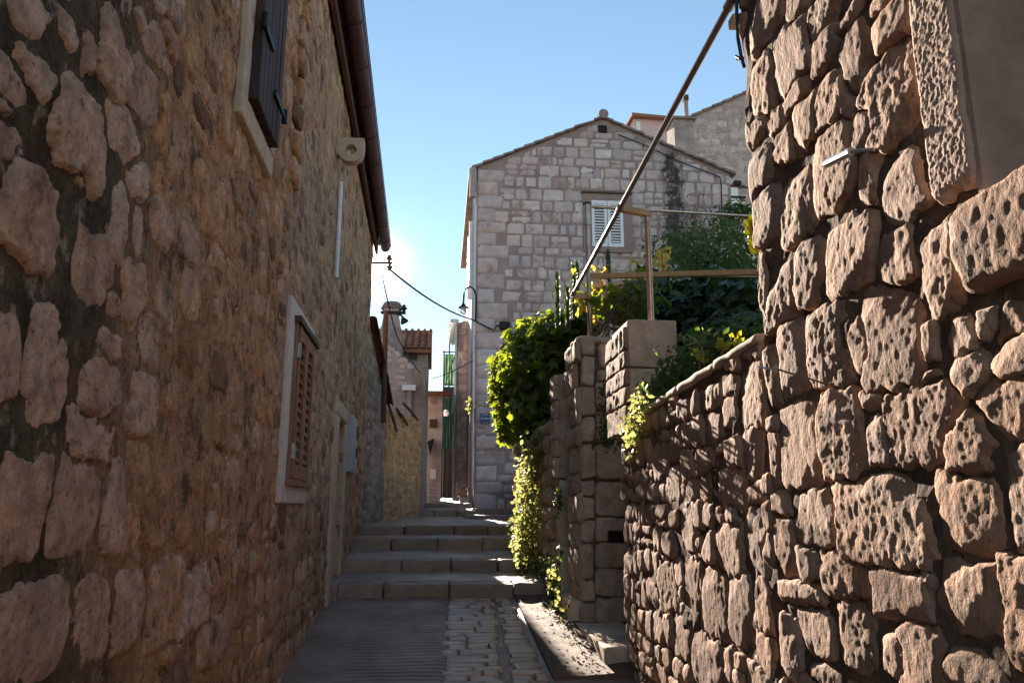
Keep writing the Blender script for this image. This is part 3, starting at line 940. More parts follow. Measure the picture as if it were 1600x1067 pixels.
# upper window: pale surround, two dark plank shutters with strap hinges
w1 = bpy.data.objects.new('window', None); COL.objects.link(w1); w1.location = FL.w(3.75, 1.84, 0); put(w1, lh)
for (u0, u1, v0, v1) in ((3.37, 3.49, 1.80, 3.3), (3.49, 4.13, 1.80, 1.93), (4.05, 4.15, 1.94, 3.3), (3.49, 4.05, 3.2, 3.34)):
    rock_box('surround', (u0 + 0.002, v0, -0.05), (u1 - 0.002, v1, 0.035), M['lime_surround'], w1, res=0.05, r=0.01, amp=0.004, fr=FL)
x = 3.50
for k in range(6):
    wd = 0.0905
    rock_box('plank', (x + 0.003, 1.945, 0.02), (x + wd - 0.003, 3.19, 0.075 + random.uniform(-0.004, 0.004)), M['wood_dark'], w1, res=0.08, r=0.006, amp=0.002, fr=FL, seed=k)
    x += wd
for (v, u0, u1) in ((2.33, 3.47, 3.72), (2.15, 3.83, 4.10), (2.95, 3.47, 3.72), (2.95, 3.83, 4.10)):
    MB().fbox(FL, u0, u1, v, v + 0.035, 0.079, 0.09).build('strap_hinge', M['iron'], w1)
    e = u0 if u0 < 3.6 else u1
    MB().tube([FL.w(e, v - 0.02, 0.085), FL.w(e, v + 0.06, 0.085)], 0.016, 8).build('hinge_pin', M['iron'], w1)

# lower window: whitewashed surround, brown frame and louvred shutters
w2 = bpy.data.objects.new('window', None); COL.objects.link(w2); w2.location = FL.w(5.5, 0.03, 0); put(w2, lh)
A0, A1, B0, B1 = 5.20, 6.06, 0.19, 1.24              # wooden frame
for (u0, u1, v0, v1) in ((5.03, A0, 0.03, 1.38), (A0, 6.12, 0.03, B0 - 0.04), (A0, 6.12, B1 + 0.03, 1.38)):
    rock_box('surround', (u0 + 0.002, v0, -0.05), (u1 - 0.002, v1, 0.03), M['white_surround'], w2, res=0.06, r=0.008, amp=0.004, fr=FL)
MB().fbox(FL, A0 - 0.03, 6.13, B1 - 0.005, B1 + 0.035, -0.03, 0.075).build('lintel_board', M['wood_brown'], w2)
MB().fbox(FL, A0 - 0.02, 6.10, B0 - 0.045, B0 - 0.004, -0.03, 0.075).build('sill', M['wood_warm'], w2)
for (u0, u1) in ((A0, A0 + 0.07), (A1 - 0.05, A1)):
    MB().fbox(FL, u0, u1, B0, B1 - 0.006, -0.03, 0.045).build('frame', M['wood_warm'], w2)
MB().fbox(FL, A0 + 0.07, A1 - 0.05, B0, B1 - 0.006, -0.03, -0.02).build('pane', M['dark'], w2)
for (u0, u1) in ((A0 + 0.075, 5.625), (5.635, A1 - 0.055)):
    s = MB()
    s.fbox(FL, u0, u0 + 0.065, B0 + 0.005, B1 - 0.012, 0.005, 0.058)
    s.fbox(FL, u1 - 0.065, u1, B0 + 0.005, B1 - 0.012, 0.005, 0.058)
    s.fbox(FL, u0 + 0.066, u1 - 0.066, B0 + 0.005, B0 + 0.10, 0.005, 0.055)
    s.fbox(FL, u0 + 0.066, u1 - 0.066, B1 - 0.10, B1 - 0.012, 0.005, 0.055)
    s.build('shutter', M['wood_warm'], w2)
    v = B0 + 0.115
    while v < B1 - 0.12:
        sl = MB()
        sl.add([FL.w(u0 + 0.067, v, 0.05), FL.w(u1 - 0.067, v, 0.05), FL.w(u1 - 0.067, v + 0.05, 0.012), FL.w(u0 + 0.067, v + 0.05, 0.012),
                FL.w(u0 + 0.067, v + 0.012, 0.056), FL.w(u1 - 0.067, v + 0.012, 0.056), FL.w(u1 - 0.067, v + 0.062, 0.018), FL.w(u0 + 0.067, v + 0.062, 0.018)],
               [(0, 3, 2, 1), (4, 5, 6, 7), (0, 1, 5, 4), (1, 2, 6, 5), (2, 3, 7, 6), (3, 0, 4, 7)])
        sl.build('slat', M['wood_warm'], w2)
        v += 0.068
for v in (B0 + 0.13, B1 - 0.24):
    MB().fbox(FL, A0 + 0.05, A0 + 0.10, v, v + 0.10, 0.046, 0.066).build('hinge', M['pipe_zinc'], w2)

# doorway
dr = bpy.data.objects.new('doorway', None); COL.objects.link(dr); dr.location = FL.w(8.6, -0.9, 0); put(dr, lh)
rock_box('jamb', (7.95, -1.1, -0.1), (8.30, 0.95, 0.035), M['lime_surround'], dr, res=0.09, r=0.02, amp=0.01, fr=FL)
rock_box('jamb', (9.05, -1.1, -0.1), (9.25, 0.95, 0.03), M['lime_surround'], dr, res=0.09, r=0.02, amp=0.01, fr=FL)
rock_box('lintel', (7.97, 0.955, -0.1), (9.22, 1.13, 0.03), M['lime_surround'], dr, res=0.09, r=0.02, amp=0.01, fr=FL)
MB().fbox(FL, 8.3, 9.05, -1.1, 0.95, -0.40, -0.30).build('door', M['wood_brown'], dr)
rock_box('threshold', (8.2, -1.05, -0.2), (9.1, -0.74, 0.10), M['step'], dr, res=0.08, r=0.02, amp=0.01, fr=FL)

# ring corbel: a projecting stone with a round eye
def ring_corbel():
    Yc, Zc = 7.15, 3.47
    X0 = FL.w(7.1, 0, 0)[0] - 0.03
    cx, cz, ro, ri = X0 + 0.17, Zc - 0.03, 0.125, 0.055
    outer, inner = [], []
    nseg = 24
    for k in range(nseg):
        a = 2 * math.pi * k / nseg
        c, s = math.cos(a), math.sin(a)
        inner.append((cx + ri * c, cz + ri * s))
        if s > 0:                                    # squared shoulders above
            t = min(ro / max(abs(c), 1e-6), ro / max(abs(s), 1e-6))
            outer.append((cx + t * c, cz + t * s))
        else:
            outer.append((cx + ro * c, cz + ro * s))
    V, Fc = [], []
    for (yy) in (Yc - 0.05, Yc + 0.06):
        for p in outer: V.append((p[0], yy, p[1]))
        for p in inner: V.append((p[0], yy, p[1]))
    n2 = nseg
    for k in range(n2):
        k2 = (k + 1) % n2
        Fc.append([k, k2, n2 + k2, n2 + k]); Fc.append([2 * n2 + k, 3 * n2 + k, 3 * n2 + k2, 2 * n2 + k2])
        Fc.append([k, 2 * n2 + k, 2 * n2 + k2, k2]); Fc.append([n2 + k, n2 + k2, 3 * n2 + k2, 3 * n2 + k])
    o = obj('ring_corbel', V, Fc, M['lime_surround'], lh)
    MB().box((X0 - 0.05, Yc - 0.045, Zc - 0.08), (X0 + 0.06, Yc + 0.055, Zc + 0.094)).build('tail', M['lime_surround'], o)
ring_corbel()
MB().tube([FL.w(7.35, 3.2, 0.03), FL.w(7.35, 2.5, 0.03), FL.w(7.35, 2.2, 0.03)], 0.022, 8).build('conduit', M['white_paint'], lh)

# meter box beside the doorway
mb = root('meter_box', FL.w(9.75, 0.42, 0), 'pale grey metal meter box fixed to the left wall beyond the doorway', 'meter box')
MB().fbox(FL, 9.35, 10.15, 0.42, 1.10, 0.004, 0.07).build('case', M['grey_blue'], mb)
MB().fbox(FL, 9.38, 10.12, 0.45, 1.07, 0.071, 0.078).build('door', M['grey_blue'], mb)
MB().fbox(FL, 9.88, 10.02, 0.62, 0.74, 0.079, 0.086).build('slot', M['dark'], mb)
MB().fbox(FL, 9.88, 10.06, 0.84, 1.02, 0.079, 0.084).build('window', M['iron'], mb)

# ================================================================== LEFT OUTBUILDING WITH TILED VERGE
ob = root('outbuilding', (-2.6, 16, -0.6), 'low grey rubble outbuilding with maroon tiled verge beyond the left house', 'outbuilding')
FO = Frame((-1.20, 12.5, 0), (0.19, 2.0))
OT = lambda u: 2.98 - np.asarray(u, float) * 0.58
O1 = 2.0
wall_sheet(ob, FO, 0.003, O1, -2.5, 3, M['o_mortar'], res=0.08, amp=0.02, nf=5, top=OT, depth=0.4)
st = courses(0.0, O1, -0.9, 3.1, (0.13, 0.24), (0.16, 0.4), (0.01, 0.03), wave=0.05, split=0.2, rot=0.1, k=(2.4, 4), shrink=0.92)
M['o_stone'] = stone_mat('outbuilding_stone', [(0.34, 0.26, 0.22), (0.44, 0.35, 0.30), (0.27, 0.2, 0.165), (0.40, 0.31, 0.26)], mottle=(0.6, 1.15), mscale=4, pit=0.4, pscale=25, bump=0.6, bdist=0.015, bscale=30)
stone_wall(ob, FO, st, M['o_stone'], joint=0.02, edge=0.03, sink=0.02, amp=0.01, res=lambda d: 0.05, rmin=0.05, limit=40, top=OT, urange=(0.01, O1), warp=(0.02, 5))
MB().add([FO.w(0.0, OT(0.0) - 0.05, 0.0), FO.w(O1, OT(O1) - 0.05, 0.0), FO.w(O1, OT(O1) + 1.0, -3.2), FO.w(0.0, OT(0.0) + 1.0, -3.2),
          FO.w(0.0, -2.5, -3.2), FO.w(O1, -2.5, -3.2), FO.w(0.0, -2.5, -0.35), FO.w(O1, -2.5, -0.35)],
         [(0, 1, 2, 3), (3, 2, 5, 4), (0, 3, 4, 6), (1, 7, 5, 2)]).build('roof', M['tile_dark'], ob)
tm = None
nt_ = 9
for k in range(nt_):                                 # verge tiles
    u = 0.08 + (O1 - 0.1) * k / nt_
    if tm is None:
        t = MB()
        for i, a in enumerate(np.linspace(0, math.pi, 7)):
            pass
        v_, f_ = [], []
        for i in range(7):
            a = math.pi * i / 6
            for rr, yy in ((0.10, -0.19), (0.085, 0.19)):
                v_.append((rr * math.cos(a), yy, rr * math.sin(a)))
        for i in range(7):
            a = math.pi * i / 6
            for rr, yy in ((0.082, -0.19), (0.067, 0.19)):
                v_.append((rr * math.cos(a), yy, rr * math.sin(a)))
        for i in range(6):
            f_ += [[2 * i, 2 * i + 2, 2 * i + 3, 2 * i + 1], [14 + 2 * i, 14 + 2 * i + 1, 14 + 2 * i + 3, 14 + 2 * i + 2],
                   [2 * i, 14 + 2 * i, 14 + 2 * i + 2, 2 * i + 2], [2 * i + 1, 2 * i + 3, 14 + 2 * i + 3, 14 + 2 * i + 1]]
        f_ += [[0, 1, 15, 14], [12, 26, 27, 13]]
        o = obj('tile', v_, f_, M['tile_dark'], None, smooth=False, centre=False)
        tm = o.data
    else:
        o = bpy.data.objects.new('tile', tm); COL.objects.link(o)
    o.location = FO.w(u, OT(u) - 0.02, 0.06)
    o.rotation_euler = (-0.53 + random.gauss(0, 0.02), random.gauss(0, 0.05), -0.095 + random.gauss(0, 0.02))
    put(o, ob)
TILE = tm

# garden wall turning towards the far house, warm reflected sunlight put into its colour
FW = Frame((-1.00, 14.5, 0), (0.60, 2.7))
gw = root('garden_wall', (-1.1, 22, -0.1), 'warm garden wall, reflected sunlight in its colour, with broken tile coping beside the upper steps', 'wall')
wall_sheet(gw, FW, 0, 2.76, -1.2, 2.1, M['warm_wall'], res=0.08, amp=0.03, nf=4, depth=0.35, top=lambda u: 1.80 + 0.03 * u)
M['w_stone'] = stone_mat('bounce_tinted_rubble', [(0.58, 0.34, 0.18), (0.66, 0.41, 0.24), (0.48, 0.27, 0.14), (0.62, 0.42, 0.28)], mottle=(0.55, 1.15), mscale=6, pit=0.5, pscale=25, bump=0.8, bdist=0.02, bscale=30)  # stones carry the same reflected warmth in their colour
stone_wall(gw, FW, courses(0, 2.76, -0.6, 1.95, (0.12, 0.22), (0.15, 0.34), (0.006, 0.025), wave=0.05, split=0.2, rot=0.1, k=(2.6, 5), shrink=0.95), M['w_stone'], joint=0.02, edge=0.025, sink=0.02, amp=0.015,
           res=lambda d: 0.035, rmin=0.03, limit=200, top=lambda u: 1.80 + 0.03 * u, urange=(0.02, 2.74), warp=(0.03, 5))
for (pa, pb, Y0_, Y1_) in (((607, 632), (620, 674), 14.4, 14.8), ((619, 638), (637, 664), 15.1, 15.7), ((630, 630), (653, 656), 15.7, 16.8)):
    a, b = at(*pa, Y0_), at(*pb, Y1_)
    MB().tube([a, (a + b) / 2 + np.array([0, 0, 0.015]), b], [0.026, 0.03, 0.024], 8).build('coping_tile', M['tile_dark'], gw)

# ================================================================== FAR LEFT HOUSE WITH CHIMNEY
FC = Frame((0, 17.2, 0), (1, 0))
ch = root('chimney_house', (-2.0, 18, 0.2), 'grey stone house with red tiled roof and stone chimney beyond the warm garden wall', 'house')
xr = at(664, 600, 17.2)[0]
zl, zr_ = at(590, 528, 17.2)[2], at(664, 590, 17.2)[2]
xl_ = at(590, 528, 17.2)[0]
CT = lambda u: np.minimum(zl, zr_ + (zl - zr_) * (xr - u) / (xr - xl_))
wall_sheet(ch, FC, -4.5, xr, -1.5, 3, M['b_mortar'], res=0.12, amp=0.02, nf=4, top=CT, depth=2.2)
stone_wall(ch, FC, courses(-4.5, xr - 0.25, 0.2, 5.6, (0.12, 0.16), (0.15, 0.38), (0.012, 0.03), wave=0.04, split=0.2, rot=0.06, k=(2.6, 4.5), shrink=0.96), M['b_stone'],
           joint=0.03, edge=0.04, sink=0.02, amp=0.02, res=lambda d: 0.042, rmin=0.04, limit=150, top=CT, urange=(-4.4, xr - 0.26), warp=(0.03, 4))
rock_box('pilaster', (xr - 0.25, 17.13, -0.5), (xr + 0.02, 17.4, CT(xr - 0.3) + 0.0), M['o_mortar'], ch, res=0.15, r=0.02, amp=0.02, freq=4)
MB().tube([(xr - 0.34, 17.09, 0.2), (xr - 0.34, 17.09, zr_ - 0.2)], 0.05, 8).build('drainpipe', M['cement'], ch)
MB().box((xr - 0.5, 16.98, zr_ - 0.32), (xr - 0.2, 17.1, zr_ - 0.2)).build('pipe_head', M['white_paint'], ch)
# upper storey and tiled roof behind
Yb = 18.3
xb0, xb1 = -6.0, at(669, 545, Yb)[0]
zb_e, zb_r = at(650, 547, Yb)[2], at(650, 516, Yb + 1.5)[2]
MB().box((xb0, Yb, -1.5), (xb1, Yb + 1.95, zb_e)).build('upper_wall', M['cement'], ch)
MB().box((at(640, 550, Yb)[0], Yb - 0.03, at(640, 562, Yb)[2]), (at(652, 550, Yb)[0], Yb + 0.1, at(640, 551, Yb)[2])).build('vent', M['wood_brown'], ch)
rt = MB()
nc = int((xb1 - xb0 + 0.2) / 0.16)
for c in range(nc):                                  # barrel tile rows, course by course
    xc = xb0 + 0.1 + c * 0.16
    for r_ in range(7):
        f0, f1 = r_ / 7, (r_ + 1.12) / 7
        a = np.array([xc, Yb - 0.25 + 1.75 * f0, zb_e - 0.02 + (zb_r - zb_e) * f0 + 0.035])
        b = np.array([xc, Yb - 0.25 + 1.75 * f1, zb_e - 0.02 + (zb_r - zb_e) * f1 + 0.01])
        v_, f_ = [], []
        for i in range(6):
            q = math.pi * i / 5
            for p, rr in ((a, 0.066), (b, 0.055)):
                v_.append((p[0] + rr * math.cos(q), p[1], p[2] + rr * math.sin(q)))
        for i in range(5):
            f_.append([2 * i, 2 * i + 2, 2 * i + 3, 2 * i + 1])
        f_.append([0, 2, 4, 6, 8, 10])
        rt.add(v_, f_)
o = rt.build('roof_tiles', M['tile'], ch); o['kind'] = 'stuff'
MB().add([(xb0, Yb - 0.22, zb_e - 0.02), (xb1 + 0.07, Yb - 0.22, zb_e - 0.02), (xb1 + 0.07, Yb + 1.5, zb_r), (xb0, Yb + 1.5, zb_r), (xb1 + 0.07, Yb + 2.1, zb_e), (xb0, Yb + 2.1, zb_e),
          (xb0, Yb - 0.22, zb_e - 0.1), (xb1 + 0.07, Yb - 0.22, zb_e - 0.1), (xb1 + 0.07, Yb + 2.1, zb_e - 0.1), (xb0, Yb + 2.1, zb_e - 0.1)],
         [(0, 1, 2, 3), (3, 2, 4, 5), (0, 6, 7, 1), (1, 7, 8, 4, 2), (6, 9, 8, 7), (0, 3, 5, 9, 6), (4, 8, 9, 5)]).build('roof', M['tile'], ch)
# chimney with flared base and cap
cp = at(612, 500, 17.9)
cx_, cy_ = cp[0], 17.9
cm = MB()
za, zb2, zc2, zd = at(612, 530, cy_)[2], at(612, 498, cy_)[2], at(612, 484, cy_)[2], at(612, 472, cy_)[2]
for (z0, z1, w0, w1) in ((za - 0.8, za, 0.28, 0.28), (za, (za + zb2) / 2, 0.28, 0.235), ((za + zb2) / 2, zb2, 0.222, 0.185), (zb2, zc2, 0.17, 0.17)):
    cm.add([(cx_ + sx * w, cy_ + sy * w, z) for z, w in ((z0, w0), (z1, w1)) for sx, sy in ((-1, -1), (1, -1), (1, 1), (-1, 1))],
           [(0, 3, 2, 1), (4, 5, 6, 7), (0, 1, 5, 4), (1, 2, 6, 5), (2, 3, 7, 6), (3, 0, 4, 7)])
chm = cm.build('chimney', M['cement'], ch)
MB().lathe((cx_, cy_, zc2), [(0.0, 0.0), (0.255, 0.0), (0.265, 0.04), (0.19, zd - zc2 - 0.02), (0.0, zd - zc2)], 8).build('cap', M['roof_stone'], chm)

# ================================================================== BUILDINGS AND SCAFFOLD IN THE GAP
pk = root('pink_house', (-0.6, 21.8, 0.3), 'small pale pink masonry house with purple roof closing the narrow gap', 'house')
yk = 21.8
k0, k1 = at(655, 700, yk)[0], at(690, 700, yk)[0]
zk = at(680, 613, yk)[2]
MB().box((k0 - 2, yk, -1), (k1, yk + 3, zk)).build('wall', M['pink_stone'], pk)
MB().add([(k0 - 2, yk - 0.3, zk), (k1 + 0.25, yk - 0.3, zk), (k1 + 0.25, yk + 3, zk + 0.40), (k0 - 2, yk + 3, zk + 0.40), (k0 - 2, yk - 0.3, zk - 0.12), (k1 + 0.25, yk - 0.3, zk - 0.12), (k1 + 0.25, yk + 3, zk + 0.27), (k0 - 2, yk + 3, zk + 0.27)],
         [(0, 1, 2, 3), (4, 7, 6, 5), (0, 4, 5, 1), (1, 5, 6, 2), (2, 6, 7, 3), (3, 7, 4, 0)]).build('roof', M['tile_dark'], pk)
for (px0, px1, py0, py1, mt) in ((671, 683, 655, 668, 'rust'), (673, 681, 622, 630, 'sur_brown'), (672, 681, 733, 748, 'white_paint')):
    a, b = at(px0, py1, yk), at(px1, py0, yk)
    MB().box((a[0], yk - 0.06, a[2]), (b[0], yk + 0.02, b[2])).build('window', M[mt], pk)
MB().add([at(668, 690, 21.4), at(679, 684, 21.4), at(672, 712, 21.4), at(668, 690, 21.75), at(679, 684, 21.75), at(672, 712, 21.75)],
         [(0, 2, 1), (3, 4, 5), (0, 1, 4, 3), (1, 2, 5, 4), (2, 0, 3, 5)]).build('awning', M['iron'], pk)

dk = root('back_building', (1.2, 36, 0.4), 'dark shaded building behind the green scaffold net', 'building')
a = at(714, 640, 36)
MB().box((at(688, 650, 36)[0], 36, -1), (6, 40, at(700, 640, 36)[2])).build('wall', M['o_mortar'], dk)
MB().box((at(694, 650, 36)[0], 35.9, 0.3), (at(708, 650, 36)[0], 36.05, at(700, 700, 36)[2])).build('door', M['dark'], dk)

sf = root('scaffold', (0.3, 28, 0.3), 'steel scaffold wrapped in green netting in the narrow gap', 'scaffold')
ys = 28.0
def P3(px, py, Y): return at(px, py, Y)
for (px, t_) in ((694, 548), (703, 505), (712, 548)):
    for dy in (0, 0.9):
        a, b = P3(px, 790, ys + dy), P3(px, t_, ys + dy)
        MB().tube([(b[0], ys + dy, 0.1), (b[0], ys + dy, b[2])], 0.028, 6).build('pole', M['iron'], sf)
for py in (550, 600, 650, 700):
    a, b = P3(692, py, ys), P3(714, py, ys)
    MB().tube([a, b], 0.022, 6).build('rail', M['iron'], sf)
MB().tube([P3(695, 600, ys), P3(712, 552, ys)], 0.02, 6).build('brace', M['iron'], sf)
MB().tube([P3(703, 508, ys), P3(708, 540, ys)], 0.02, 6).build('brace', M['iron'], sf)
def net(x0, x1, y0, y1, Y, mat, belly):
    V, Fc = [], []
    nx, ny = 10, 24
    for j in range(ny + 1):
        for i in range(nx + 1):
            s, t = i / nx, j / ny
            px = x0(t) + (x1(t) - x0(t)) * s
            py = y0 + (y1 - y0) * t
            V.append(P3(px, py, Y + belly * 0.12 * math.sin(s * 9 + t * 5) + 0.05 * math.sin(t * 17)))
    for j in range(ny):
        for i in range(nx):
            k = j * (nx + 1) + i
            Fc.append([k, k + nx + 1, k + nx + 2, k + 1])
    return obj('net', V, Fc, mat, sf, smooth=True)
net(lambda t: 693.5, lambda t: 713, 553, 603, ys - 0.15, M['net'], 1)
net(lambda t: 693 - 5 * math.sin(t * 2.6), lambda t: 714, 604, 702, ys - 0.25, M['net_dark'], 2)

nh = root('narrow_house', (1.5, 24, 0.1), 'narrow tall stone house front right of the gap with zinc downpipe', 'house')
FN = Frame((0, 24.0, 0), (1, 0))
n0, n1 = at(714, 600, 24)[0], 6.0
zn = at(725, 505, 24)[2]
NT = lambda u: zn + 0.28 * (u - n0)
wall_sheet(nh, FN, n0, n1, -1.0, 4, M['b_mortar'], res=0.15, amp=0.02, nf=4, top=NT, depth=3.5)
stone_wall(nh, FN, courses(n0, n0 + 1.2, 0.1, zn + 0.6, (0.2, 0.3), (0.22, 0.42), (0.02, 0.035), wave=0.03, split=0.1, rot=0.03, k=(3, 6), shrink=1.0), M['b_stone'],
           joint=0.03, edge=0.03, sink=0.02, amp=0.012, res=lambda d: 0.06, rmin=0.05, limit=150, top=NT, urange=(n0 + 0.02, n0 + 1.3), warp=(0.02, 4))
MB().tube([(n0 - 0.04, 23.9, 0.1), (n0 - 0.04, 23.9, zn - 0.1)], 0.05, 8).build('downpipe', M['pipe_zinc'], nh)
MB().box((n0 - 0.25, 23.7, zn - 0.06), (n0 + 0.02, 27, zn + 0.06)).build('gutter', M['pipe_zinc'], nh)
lw = root('wall_lamp', at(697, 645, 26.5), 'far small wall lamp with white globe before the green net', 'lamp')
gn = MB(); c0 = at(697, 645, 26.5)
gn.tube([at(711, 632, 26.5), at(709, 622, 26.5), at(703, 619, 26.5), at(698, 624, 26.5), at(697, 637, 26.5)], 0.02, 6)
gn.build('arm', M['iron'], lw)
MB().lathe(c0, [(0.0, -0.12), (0.08, -0.1), (0.10, 0.0), (0.07, 0.09), (0.0, 0.12)], 10).build('globe', M['sign_white'], lw)

# small whitewashed stair block and metal barrier at the end of the landing
sb = root('stair_block', at(728, 788, 19.6), 'small white stuccoed stair of two treads against the house corner', 'steps')
a, b, c_, d_ = at(719, 788, 19.6), at(743, 764, 19.6), at(731, 776, 19.6), at(719, 776, 19.6)
MB().box((a[0], 19.6, a[2] - 0.2), (b[0], 20.3, c_[2])).build('step', M['stucco_white'], sb)
MB().box((c_[0], 19.62, c_[2] + 0.001), (b[0], 20.3, b[2])).build('step', M['stucco_white'], sb)
MB().box((a[0] - 0.03, 19.57, c_[2] + 0.002), (c_[0] - 0.002, 20.3, c_[2] + 0.03)).build('tread', M['tile'], sb)
MB().box((c_[0] - 0.02, 19.58, b[2] + 0.001), (b[0], 20.3, b[2] + 0.03)).build('tread', M['tile'], sb)
ba = root('barrier', at(677, 785, 21), 'small grey metal crowd barrier at the end of the landing', 'barrier')
for k in range(5):
    MB().tube([at(671, 757 + 6 * k, 21), at(685, 760 + 6 * k, 21)], 0.018, 6).build('bar', M['pipe_zinc'], ba)
for px in (671, 685):
    MB().tube([at(px, 754, 21), at(px, 787, 21)], 0.022, 6).build('post', M['pipe_zinc'], ba)


# ================================================================== GABLE HOUSE
YG = 18.0
FG = Frame((0, YG, 0), (1, 0))
gh = root('gable_house', (4, 21, -0.1), 'large pale grey stone house whose tall gable closes the alley', 'house')
gx0, gz0 = at(747, 262, YG)[0], at(747, 262, YG)[2]
gxr, gzr = at(942, 186, YG)[0], at(942, 186, YG)[2]
gx1, gz1 = at(1140, 272, YG)[0], at(1140, 272, YG)[2]


def GT(u):
    u = np.asarray(u, float)
    return np.where(u < gxr, gz0 + (gzr - gz0) * (u - gx0) / (gxr - gx0), gzr + (gz1 - gzr) * (u - gxr) / (gx1 - gxr))


def fbx(fr, x0, x1, y0, y1):
    a = fr.px(x0, y1); b = fr.px(x1, y0)
    return (min(a[0], b[0]), max(a[0], b[0]), min(a[1], b[1]), max(a[1], b[1]))


GW = fbx(FG, 912, 985, 303, 394)
VE = fbx(FG, 935, 948, 197, 208)
wall_sheet(gh, FG, gx0, gx1, -0.6, 9, M['g_mortar'], res=0.11, amp=0.018, nf=3, top=GT, depth=0.5)
MB().add([(gx0, YG + 0.5, -0.6), (gx1, YG + 0.5, -0.6), (gx1, YG + 0.5, gz1), (gxr, YG + 0.5, gzr), (gx0, YG + 0.5, gz0),
          (gx0, YG + 8, -0.6), (gx1, YG + 8, -0.6), (gx1, YG + 8, gz1), (gxr, YG + 8, gzr), (gx0, YG + 8, gz0)],
         [(0, 1, 2, 3, 4), (9, 8, 7, 6, 5), (0, 4, 9, 5), (1, 6, 7, 2)]).build('core', M['g_mortar'], gh)
gst = courses(gx0, gx1, -0.1, 10.2, (0.19, 0.34), (0.22, 0.58), (0.008, 0.028), wave=0.025, split=0.18, rot=0.02, k=(4.0, 9), shrink=0.95)
# corner quoins
gst = [s for s in gst if s.u - s.a > gx0 + 0.25] 
v = -0.1
i_ = 0
while v < gz0 - 0.1:
    h = random.uniform(0.28, 0.42); w = 0.75 if i_ % 2 else 0.45
    w *= random.uniform(0.85, 1.15)
    gst.append(Stone(gx0 + w / 2, v + h / 2, w / 2, h / 2, 0.035, 0, 9, True)); v += h; i_ += 1
qs = [s for s in gst if s.traced]
gst = merge(qs, [s for s in gst if not s.traced])
stone_wall(gh, FG, gst, M['g_stone'], joint=0.03, edge=0.02, sink=0.015, amp=0.012, nf=(5, 5), warp=(0.02, 3.0), bulge=0.1, res=lambda d: 0.045, rmin=0.045, erough=0.012,
           holes=[GW, VE], top=lambda u: GT(u) - 0.10, urange=(gx0 + 0.0, gx1), limit=300, tilt=0.03, bot=lambda u: 0 * u - 0.3)
# stone slab roof: verge slabs piece by piece, planes behind
for (xa, za_, xb_, zb_) in ((gx0 - 0.16, gz0 - 0.06, gxr, gzr), (gx1 + 0.14, gz1 - 0.06, gxr, gzr)):
    nsl = 13
    for k in range(nsl):
        f0, f1 = k / nsl, (k + 1.15) / nsl
        p0 = np.array([xa + (xb_ - xa) * f0, za_ + (zb_ - za_) * f0]); p1 = np.array([xa + (xb_ - xa) * min(f1, 1), za_ + (zb_ - za_) * min(f1, 1)])
        t_ = 0.055 + random.uniform(-0.012, 0.012)
        y0_ = YG - 0.09 + random.uniform(-0.03, 0.03)
        vv = [(p0[0], y, p0[1] + dz + 0.02) for y in (y0_, YG + 0.5) for dz in (0, t_)] + [(p1[0], y, p1[1] + dz - 0.012) for y in (y0_, YG + 0.5) for dz in (0, t_)]
        fc = [(0, 1, 3, 2), (4, 6, 7, 5), (0, 4, 5, 1), (2, 3, 7, 6), (1, 5, 7, 3), (0, 2, 6, 4)]
        if xa > xb_: fc = [f[::-1] for f in fc]
        obj('roof_slab', vv, fc, M['roof_stone'], gh)
    MB().add([(xa, YG + 0.45, za_ + 0.03), (xa, YG + 8.2, za_ + 0.03), (xb_, YG + 8.2, zb_ + 0.03), (xb_, YG + 0.45, zb_ + 0.03)], [(0, 1, 2, 3) if xa > xb_ else (3, 2, 1, 0)]).build('roof', M['roof_stone'], gh)
MB().tube([(gxr, YG - 0.12, gzr + 0.09), (gxr, YG + 8, gzr + 0.09)], 0.13, 10).build('ridge_cap', M['roof_stone'], gh)
MB().fbox(FG, VE[0], VE[1], VE[2], VE[3], 0.0, 0.022).build('vent', M['dark'], gh)
# window with louvred white shutters
gwn = bpy.data.objects.new('window', None); COL.objects.link(gwn); gwn.location = FG.w((GW[0] + GW[1]) / 2, GW[2], 0); put(gwn, gh)
GS = fbx(FG, 925, 972, 315, 379)
MB().fbox(FG, GW[0], GW[1], GS[3], GW[3] - 0.05, 0, 0.05).build('lintel', M['sur_brown'], gwn)
MB().fbox(FG, GW[0] - 0.03, GW[1] + 0.02, GW[3] - 0.048, GW[3], 0, 0.09).build('drip_mould', M['wood_brown'], gwn)
MB().fbox(FG, GW[0], GS[0], GW[2] + 0.14, GS[3] - 0.002, 0, 0.045).build('jamb', M['sur_brown'], gwn)
MB().fbox(FG, GS[1], GW[1], GW[2] + 0.14, GS[3] - 0.002, 0, 0.045).build('jamb', M['sur_brown'], gwn)
MB().fbox(FG, GW[0], GW[1], GW[2], GW[2] + 0.138, 0, 0.07).build('sill', M['sur_brown'], gwn)
MB().fbox(FG, GS[0], GS[1], GW[2] + 0.14, GS[3], 0, 0.006).build('pane', M['dark'], gwn)
um = (GS[0] + GS[1]) / 2
